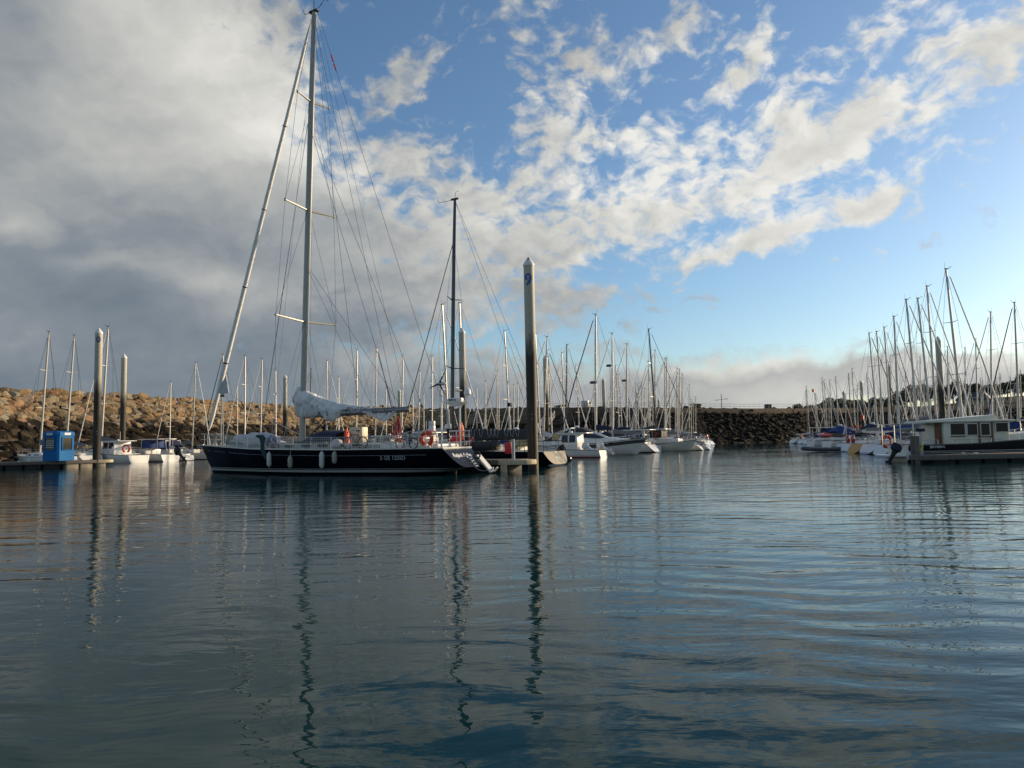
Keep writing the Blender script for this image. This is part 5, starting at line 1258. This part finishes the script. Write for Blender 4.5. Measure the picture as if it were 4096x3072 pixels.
tq = (cx(3751) - cx(3640)) / (cx(4330) - cx(3640))
text_obj('registration_number', 'BM F42915', .21, M['lettering_white'], C, (lambda p: Matrix(((1, 0, 0, p.x), (0, 0, -1, p.y - .03), (0, 1, 0, p.z), (0, 0, 0, 1))))(ch.pt(tq, cz_(3751, 1788), -1, .02)), bold=.004)
outboard((at(3585, 1790, 47).x, 47.2, .7), R(0), 1.05, 'cover_navy', 'dark outboard motor with navy cover astern of the cabin cruiser', tilt=R(28))
pr = pontoon(gnd(4420, 45), gnd(3700, 45), 1.5, 'grey plank pontoon in front of the cabin cruiser at right', top=.50, nfl=7, endm='wood_planks')
for px in (3655, 3672):
    o = MB().box((0, 0, .55), (.22, .2, 2.2)).build('mooring_stake', M['wood_planks'], bevel=.02); o.location = gnd(px, 45.4 if px < 3660 else 44.6); tag(o, 'weathered timber stake at the pontoon end, %s' % ('left one' if px < 3660 else 'right one nearer the cruiser'), 'timber stake', 'timber stakes')
root = empty('service_post', gnd(3690, 45, -.2), 0); tag(root, 'slim grey service post with dark lamp head on the right pontoon', 'service post')
MB().box((0, 0, 1.3), (.14, .14, 1.7)).build('post', M['grey_gelcoat'], root, bevel=.01); MB().box((0, 0, 2.2), (.42, .3, .2)).build('lamp_head', M['cover_navy'], root, bevel=.03)
o = MB().ring((0, 0, 0), .22, .045, 'y', 16).ring((.05, .05, .02), .2, .045, 'y', 16).build('hose_coil', mat('hose_yellow', (.45, .5, .03), .5)); o.location = gnd(3675, 44.9, .95); tag(o, 'yellow green hose coil hanging at the right pontoon end', 'hose')
o = MB().lathe([(.02, .3), (.08, .27), (.12, .15), (.12, -.15), (.08, -.25), (.03, -.28)], (0, 0, 0), 12).build('fender', M['fender_white']); o.location = gnd(3634, 46.2, .42); tag(o, 'small white fender on the cabin cruiser swim platform', 'fender', 'fenders on the cabin cruiser')
motorboat('canopy', gnd(4075, 62), HR, 7, 'white boat with blue awning right of the cabin cruiser wheelhouse', canopy='cover_blue')

# ------------------------------------------------------------------ the rows of sloops
motorboat('express', gnd(2470, 99), HR, 7.5, 'white cabin boat with a dark canopy behind the big white sloop', canopy='cover_navy')
motorboat('pilot', gnd(2560, 106), HL, 7.0, 'white wheelhouse boat under the crossing forestays of the middle masts', canopy='cover_blue')
motorboat('canopy', gnd(2520, 92), HL, 7.5, 'white boat with a wide blue awning left of the big white sloop', canopy='cover_blue')
motorboat('express', gnd(2210, 84), HL, 8.5, 'white motor cruiser with tan hood right behind the nearest pile', canopy='cover_tan')
motorboat('express', gnd(2325, 96), HR, 8.0, 'pale motor cruiser half hidden behind the small fishing boat', 'cream_gelcoat', canopy='cover_grey')
motorboat('pilot', gnd(2745, 132), HL, 6.5, 'far white wheelhouse boat near the end of the middle row')
motorboat('express', gnd(3420, 96), R(8), 8.0, 'motor cruiser with blue canopy behind the yellow sloop', canopy='cover_blue')
motorboat('canopy', gnd(3330, 108), R(8), 7.0, 'open boat with blue awning far back in the right marina', canopy='cover_blue')
motorboat('express', gnd(3560, 80), R(8), 8.0, 'motor cruiser with navy canopy left of the cabin cruiser awning', canopy='cover_navy')
front('yellow', 3602, 3579, 1261, R(8), 69, 'yellow hulled sloop with white stern in the front row of the right marina')
front('blue', 3679, 3627, 1192, R(8), 65, 'white sloop with blue furled jib, its rounded stern beside the yellow hull')
front('grey', 3735, 3673, 1187, R(8), 61, 'white sloop whose stern lies left of the dark covered outboard motor')
front('navy', 3516, 3478, 1329, R(14), 78, None); front('grey', 3539, 3509, 1323, R(14), 75, None); front('pale', 3568, 3540, 1305, R(14), 72, None)
front('grey', 2453, 2449, 1331, HL, 90, 'big white sloop with slanting stern lit by the sun at the fairway edge')
front('nhull', 2661, 2660, 1434, HL, 112, 'navy hulled sloop with upright stern right of the cream motor boat')
front('grey', 2709, 2708, 1471, HL, 121, None); front('pale', 2730, 2729, 1495, HL, 130, None); front('grey', 2758, 2757, 1537, HL, 139, None); front('red', 2784, 2783, 1587, HL, 147, None); front('navy', 2386, 2383, 1254, HL, 98, None); front('black', 2629, 2598, 1311, HR, 108, None)
done = {(b[0]) for b in BOATS}
for style, xb_2, xt, yt, hdc, D, Hm in LIST:
    if xt in done: continue
    sloop_at(style, xb_2, xt, yt, HL if hdc == L_ else HR, D, Hm or 15, cap=100 if xt < 900 else 138)
for style, xb_2, xt, yt, hdc, D, Hm in RGT:
    if xt in done: continue
    sloop_at(style, xb_2, xt, yt, R(14) if hdc == R_ else R(194), D, Hm or 15, cap=135)
rf = random.Random(5)
for k in range(9): x = rf.uniform(2400, 2760); sloop_at(rf.choice(['grey', 'red', 'pale', 'dinghyless']), x, x - 1, rf.uniform(1520, 1600), rf.choice((HL, HR)), None, 12.5, cap=136)
for k in range(16): x = rf.uniform(3560, 4090); sloop_at(rf.choice(['grey', 'pale', 'dinghyless']), x, x - 1, rf.uniform(1490, 1585), R(14) if k % 2 else R(194), None, 13, cap=135)
for k in range(5): x = rf.uniform(1250, 2120); sloop_at(rf.choice(['grey', 'red', 'pale']), x, x - 1, rf.uniform(1520, 1580), HL, None, 12, cap=136)
# labels: each mast is singled out from a landmark
MARKS = [(0, 'the left picture edge'), (392, 'the pile marked 0'), (496, 'the second left pile'), (1240, 'the tall black yacht mast'), (1823, 'the tall black racing mast'),
         (2112, 'the pile marked 9'), (2383, 'the tallest white middle mast'), (2598, 'the dark leaning mast'), (2922, 'the breakwater street lamp'), (3447, 'the pile above the small red flag'),
         (3784, 'the tallest right mast'), (4096, 'the right picture edge')]
ORD = ['first', 'second', 'third', 'fourth', 'fifth', 'sixth', 'seventh', 'eighth', 'ninth', 'tenth', 'eleventh', 'twelfth', 'thirteenth', 'fourteenth', 'fifteenth', 'sixteenth', 'seventeenth', 'eighteenth', 'nineteenth', 'twentieth']
BOATS.sort(key=lambda b: b[0])
for i, (xt, root, style, lab) in enumerate(BOATS):
    own = [m_ for m_ in MARKS if abs(m_[0] - xt) < 1.5]
    if lab: root['label'] = lab; continue
    d = STY[style][2]
    if own and own[0][1] not in ('the left picture edge', 'the right picture edge'): root['label'] = d + ' under ' + own[0][1]; continue
    L__ = [m_ for m_ in MARKS if m_[0] < xt][-1]; R__ = [m_ for m_ in MARKS if m_[0] >= xt][0]
    nl = sum(1 for b in BOATS if L__[0] + 1.5 < b[0] <= xt); nr = sum(1 for b in BOATS if xt <= b[0] < R__[0] - 1.5)
    n_, side, mk_ = (nl, 'right of', L__[1]) if nl <= nr else (nr, 'left of', R__[1])
    if mk_ == 'the left picture edge': side = 'from'
    if mk_ == 'the right picture edge': side = 'from'
    root['label'] = '%s, %s mast %s %s' % (d.replace('a ', '').replace('white sloop with ', 'sloop with '), ORD[n_ - 1], side, mk_)
#  only used as copies are all placed above

# main walkway pontoons of the marina
pontoon(gnd(1250, 100), gnd(2330, 112), 2.4, 'long walkway pontoon far behind the black yacht', nfl=12, endm='wood_planks')
pontoon(gnd(3990, 66), gnd(3420, 128), 2.4, 'walkway pontoon running back between the right marina boats', nfl=12, endm='wood_planks')

# ------------------------------------------------------------------ on the breakwater
def along_crest(pxa, pxb, n, back=2.0, dz=0.0):
    out = []
    cand = [(crest_at((len(cr) - 1.01) * k / 1500), nrm_at((len(cr) - 1.01) * k / 1500)) for k in range(1501)]
    for i in range(n):
        px = lerp(pxa, pxb, i / max(1, n - 1)); c, n_ = min(cand, key=lambda q_: abs(CX + q_[0].x / q_[0].y * F - px)); p = c - n_ * back; out.append(Vector((p.x, p.y, p.z + dz - .35)))
    return out
pw = along_crest(1960, 4250, 120, .3); rows = []
for i, p in enumerate(pw):
    d = (pw[min(i + 1, 119)] - pw[max(i - 1, 0)]).normalized(); n_ = Vector((d.y, -d.x, 0)); j = .12 * noise.noise(Vector((i * .7, 0, 0)))
    rows.append([p + n_ * (1.6 + j) + Vector((0, 0, -.5)), p + n_ * .9 + Vector((0, 0, .25 + j)), p + n_ * .3 + Vector((0, 0, .75)), p - n_ * 1.5 + Vector((0, 0, .8)), p - n_ * 2.0 + Vector((0, 0, -.8))])
MBp = MB().loft(rows, closed=False); o = MBp.build('earth_bank', M['rock_path']); tag(o, kind='structure')
RP = along_crest(2160, 3330, 60, 1.4, .75)
rt = empty('guard_railing', RP[0]); tag(rt, 'thin pale guard railing along the top of the far breakwater', 'railing')
mb = MB(); 
for dz in (.55, 1.05): mb.tube([p - RP[0] + Vector((0, 0, dz)) for p in RP], .028, 4)
mb.build('rail', M['alloy_dark'], rt)
post = MB().tube([(0, 0, -.2), (0, 0, 1.05)], .025, 4).build('post', M['alloy_dark'], rt)
for p in RP[1:]: c = post.copy(); COL.objects.link(c); c.location = p - RP[0]
lp = along_crest(2922, 2922, 1, 3.4, .5)[0]; D_ = lp.y; zt = at(2922, 1575, D_).z
rt = empty('street_lamp', lp); tag(rt, 'twin armed street lamp standing alone on the far breakwater', 'street lamp')
MB().tube([(0, 0, -.5), (0, 0, zt - lp.z)], [.10, .07], 8).build('pole', M['lamp_metal'], rt)
MB().tube([(-1.0, 0, zt - lp.z - 1.4), (1.0, 0, zt - lp.z - 1.2)], .045, 6).build('arm', M['lamp_metal'], rt)
for s_ in (1, -1): MB().box((s_ * 1.15, 0, zt - lp.z - (1.42 if s_ < 0 else 1.18)), (.6, .25, .13)).build('lamp_head', M['lamp_metal'], rt, bevel=.04)
def car(px, mt, lab, h_=1.45, van=False):
    p = along_crest(px, px, 1, 6.0)[0]; rt = empty('parked_car', p + Vector((0, 0, .55)), R(70)); tag(rt, lab, 'car', 'cars parked on the breakwater')
    prof = [(-2.1, .35), (-2.1, .85), (-1.9, 1.0), (-1.4, h_ - .05), (.3, h_), (1.0, .98), (1.95, .85), (2.1, .6), (2.1, .35)] if not van else [(-2.2, .35), (-2.2, h_), (1.0, h_), (1.7, 1.15), (2.2, 1.0), (2.2, .35)]
    MB().prism(prof, -.85, .85).build('body', M[mt], rt, bevel=.05)
    MB().prism([(-1.75, 1.0), (-1.35, h_ - .12), (.25, h_ - .08), (.85, 1.0)], -.865, .865).build('side_window', M['window_dark'], rt)
    MB().add([(-2.02, -.65, 1.02), (-2.02, .65, 1.02), (-1.5, .6, h_ - .06), (-1.5, -.6, h_ - .06)], [(0, 1, 2, 3)]).build('rear_window', M['window_dark'], rt)
    for x in (-1.35, 1.35):
        for y in (-.8, .8): MB().tube([(x, y - .1, .32), (x, y + .1, .32)], .32, 14).build('wheel', M['rubber'], rt)
    for y in (-.6, .6): MB().box((-2.1, y, .75), (.06, .25, .14)).build('tail_light', M['red_paint'], rt)
car(2300, 'car_light', 'pale van parked on the breakwater behind the middle masts', 1.9, True)
car(2852, 'car_dark', 'dark car parked on the breakwater left of the street lamp')
car(3150, 'car_dark', 'dark car parked on the breakwater right of the street lamp')

def leaves(mb, c, rx, ry, rz, n, sz, rnd):
    for _ in range(n):
        while True:
            v = Vector((rnd.uniform(-1, 1), rnd.uniform(-1, 1), rnd.uniform(-1, 1)))
            if .35 < v.length < 1: break
        p = Vector((c[0] + v.x * rx, c[1] + v.y * ry, c[2] + v.z * rz)); a = Vector((rnd.gauss(0, 1), rnd.gauss(0, 1), rnd.gauss(0, 1))).normalized(); b = a.orthogonal().normalized()
        s_ = sz * rnd.uniform(.6, 1.3); mb.add([p - a * s_, p + b * s_ * .6, p + a * s_, p - b * s_ * .6], [(0, 1, 2, 3)])
def tree(name, p, hgt, wd, mt, lab, cat, grp, seed, spread=5, trunk=True, n=90, sz=.28):
    rnd = random.Random(seed); rt = empty(name, p); tag(rt, lab, cat, grp)
    mb = MB(); mb.tube([(0, 0, -.5), (rnd.uniform(-.2, .2), 0, hgt * .35), (rnd.uniform(-.4, .4), 0, hgt * .7)], [hgt * .035, hgt * .025, hgt * .01], 6)
    for k in range(4): a = rnd.uniform(0, 6.28); mb.tube([(0, 0, hgt * .3), (math.cos(a) * wd * .35, math.sin(a) * wd * .35, hgt * .62)], [hgt * .018, hgt * .006], 4)
    mb.build('trunk', M['bark'], rt); mb = MB()
    for k in range(spread):
        a = rnd.uniform(0, 6.28); r_ = rnd.uniform(0, .32) * wd; leaves(mb, (math.cos(a) * r_, math.sin(a) * r_, hgt * rnd.uniform(.38, .86)), wd * rnd.uniform(.18, .34), wd * rnd.uniform(.18, .34), hgt * rnd.uniform(.10, .2), n, sz, rnd)
    mb.build('crown', M[mt], rt, smooth=0); return rt
for i, (px, hg, wd_, mt, lab) in enumerate([(1165, 1.6, 1.0, 'leaf_olive', 'dry brown bush on the breakwater left of the yacht mast'), (1542, 1.5, 2.0, 'leaf_dark', 'low bush on the breakwater above the yacht boom'), (1655, 1.7, 2.2, 'leaf_dark', 'bush on the breakwater just right of the yacht boom end'),
        (1695, 2.0, 2.4, 'leaf_olive', 'olive bush on the breakwater left of the wind generator'), (1785, 1.8, 2.2, 'leaf_olive', 'bush on the breakwater behind the wind generator'), (1950, 1.2, 3.5, 'leaf_dark', 'dark low bush on the breakwater right of the radar dome'),
        (2235, 1.6, 4.5, 'leaf_dark', 'dark bush on the breakwater right of the pile marked 9'), (2795, 1.9, 3.6, 'leaf_dark', 'rounded dark bush at the right end of the middle masts'), (2925, .9, 1.5, 'leaf_dark', 'small bush at the foot of the street lamp'), (2760, 1.3, 2.5, 'leaf_dark', 'small dark bush behind the far middle masts')]):
    tree('bush', along_crest(px, px, 1, 1.8)[0], hg, wd_, mt, lab, 'bush', 'bushes on the breakwater', 50 + i, 4, n=70, sz=.16)
# wooded hill behind the right marina
mb = MB(); rows = []
for i in range(41):
    px = lerp(3120, 4700, i / 40); top_ = lerp(4.5, 13.0, min(1, max(0, (px - 3250) / 700)) ** .9) + 1.0 * noise.noise(Vector((px * .004, 0, 0)))
    a = gnd(px, 238, 0); d = Vector((a.x, a.y, 0)).normalized(); rows.append([a, a + d * 12 + Vector((0, 0, top_ * .6)), a + d * 30 + Vector((0, 0, top_)), a + d * 90 + Vector((0, 0, top_ * .9))])
mb.loft(rows, closed=False); o = mb.build('hill', M['leaf_olive']); tag(o, kind='structure')
rt_ = random.Random(21); K_ = ['rounded dark evergreen', 'tall dark pine', 'broad dark oak like tree', 'narrow dark conifer', 'bushy olive tree', 'low spreading dark tree']
tx = [3195, 3225, 3262, 3300, 3318, 3345, 3372, 3398, 3430, 3462, 3490, 3515, 3545, 3572, 3600, 3628, 3655, 3690, 3720, 3752, 3785, 3815, 3842, 3875, 3905, 3938, 3970, 4000, 4030, 4060, 4088, 4120]
ty = [1625, 1628, 1624, 1612, 1600, 1598, 1596, 1600, 1602, 1605, 1600, 1596, 1592, 1588, 1575, 1560, 1548, 1552, 1545, 1548, 1552, 1545, 1525, 1548, 1540, 1548, 1538, 1545, 1530, 1525, 1505, 1500]
for i, (px, py) in enumerate(zip(tx, ty)):
    D_ = 250 + (i % 3) * 9; zt = at(px, py, D_).z; zb = max(4.0, min(zt - 4.5, lerp(4.5, 12.5, min(1, max(0, (px - 3250) / 700)) ** .9) - .5)); hg = zt - zb
    nm = ORD[min(i, 19)] if i < 16 else ORD[31 - i]; ref = 'from the left end of the far woods' if i < 16 else 'from the right picture edge in the far woods'
    tree('tree', gnd(px, D_, zb), hg * 1.12, max(5.5, hg * rt_.uniform(.75, 1.1)), 'leaf_dark' if i % 4 else 'leaf_olive', '%s, %s tree %s' % (K_[i % 6], nm, ref), 'tree', 'trees behind the right marina', 100 + i, 9, n=110, sz=.42)
def house(px, D_, zb, wd, hg, rz, lab, floors=2):
    rt = empty('house', gnd(px, D_, zb), rz); tag(rt, lab, 'house', 'houses behind the right marina')
    MB().box((0, 0, hg / 2 - 1), (wd, 7, hg + 2)).build('wall', M['house_wall'], rt)
    rf_ = MB().prism([(-wd / 2 - .3, hg), (wd / 2 + .3, hg), (wd / 2 - 1.5, hg + 2.4), (-wd / 2 + 1.5, hg + 2.4)], -3.8, 3.8).build('roof', M['roof_slate'], rt); MB().box((wd * .3, 0, hg + 2.4), (.8, .8, 1.4)).build('chimney', M['house_wall'], rf_)
    for f in range(floors):
        for k in range(3):
            x = -wd / 2 + wd * (k + .5) / 3; fr = MB().box((x, -3.5, 1.6 + f * 2.7), (1.25, .12, 1.5)).build('window', M['lettering_white'], rt); MB().box((x, -3.57, 1.6 + f * 2.7), (1.0, .05, 1.25)).build('pane', M['window_dark'], fr)
house(3900, 232, 6.5, 9, 4.4, R(-38), 'small pale house with slate roof seen among the masts above the cabin cruiser', 1)
# lamps on the pontoons
for px, D_, yt, lab in ((2371, 92, 1527, 'pontoon lamp with flat head left of the tallest white middle mast'), (2437, 104, 1460, 'highest pontoon lamp head left of the second tall middle mast'), (2497, 112, 1520, 'pontoon lamp head in the thick of the middle masts'), (880, 96, 1580, 'pontoon lamp behind the furled sail of the black yacht')):
    zt = at(px, yt, D_).z; rt = empty('lamp_post', gnd(px + 12, D_, .7)); tag(rt, lab, 'lamp post', 'pontoon lamps')
    MB().tube([(0, 0, 0), (0, 0, zt - .8)], .05, 6).build('pole', M['alloy'], rt); MB().loft([[(x * w2, y * w2, z) for x, y in ((-.55, -.22), (.2, -.22), (.2, .22), (-.55, .22))] for z, w2 in ((zt - .95, .8), (zt - .8, 1), (zt - .62, .7))]).build('lamp_head', M['lamp_metal'], rt)
# access gangway
a, b = gnd(2128, 128, 1.0), gnd(2205, 150, 6.2); mb = MB(); d = b - a; sw = Vector((.35, -.1, 0))
for s_ in (1, -1):
    for dz in (0, 1.1): mb.tube([a + sw * s_ * 2 + Vector((0, 0, dz)), b + sw * s_ * 2 + Vector((0, 0, dz))], .05, 4)
    for k in range(13): f = k / 12; mb.tube([a.lerp(b, f) + sw * s_ * 2, a.lerp(b, min(1, f + 1 / 12)) + sw * s_ * 2 + Vector((0, 0, 1.1))], .03, 4); mb.tube([a.lerp(b, f) + sw * s_ * 2, a.lerp(b, f) + sw * s_ * 2 + Vector((0, 0, 1.1))], .03, 4)
o = mb.build('access_gangway', M['alloy']); tag(o, 'pale lattice gangway climbing the breakwater right of the pile marked 9', 'gangway')
# flags
def flag(px, py, D_, mt, lab, s_=.8):
    mb = MB(); n = 7; vs = []
    for i in range(n):
        x = i / (n - 1) * s_; y = .07 * math.sin(i * 1.4); vs += [(x, y, -.12 * x), (x, y + .01, -s_ * .62 - .2 * x)]
    mb.add(vs, [(2 * i, 2 * i + 2, 2 * i + 3, 2 * i + 1) for i in range(n - 1)]); mb.tube([(0, 0, .15), (0, 0, -1.3)], .02, 4)
    o = mb.build('flag', M[mt]); o.location = at(px, py, D_); o.rotation_euler = (0, 0, R(30)); tag(o, lab, 'flag', 'small flags on the boats')
flag(3248, 1556, 118, 'red_paint', 'small red flag flying between the leftmost right marina masts', .7)
flag(3443, 1660, 85, 'red_paint', 'red flag under the second right marina pile', .7)
flag(3418, 1700, 80, 'red_paint', 'small red flag low at the sterns, left of its pair', .5); flag(3435, 1700, 80, 'red_paint', 'small red flag low at the sterns, right of its pair', .5)
flag(2620, 1728, 92, 'red_paint', 'small red flag above the big white sloop stern', .6)
flag(2029, 1610, 75, 'cover_navy', 'small dark flag above the breakwater bushes right of the radar dome', .6)
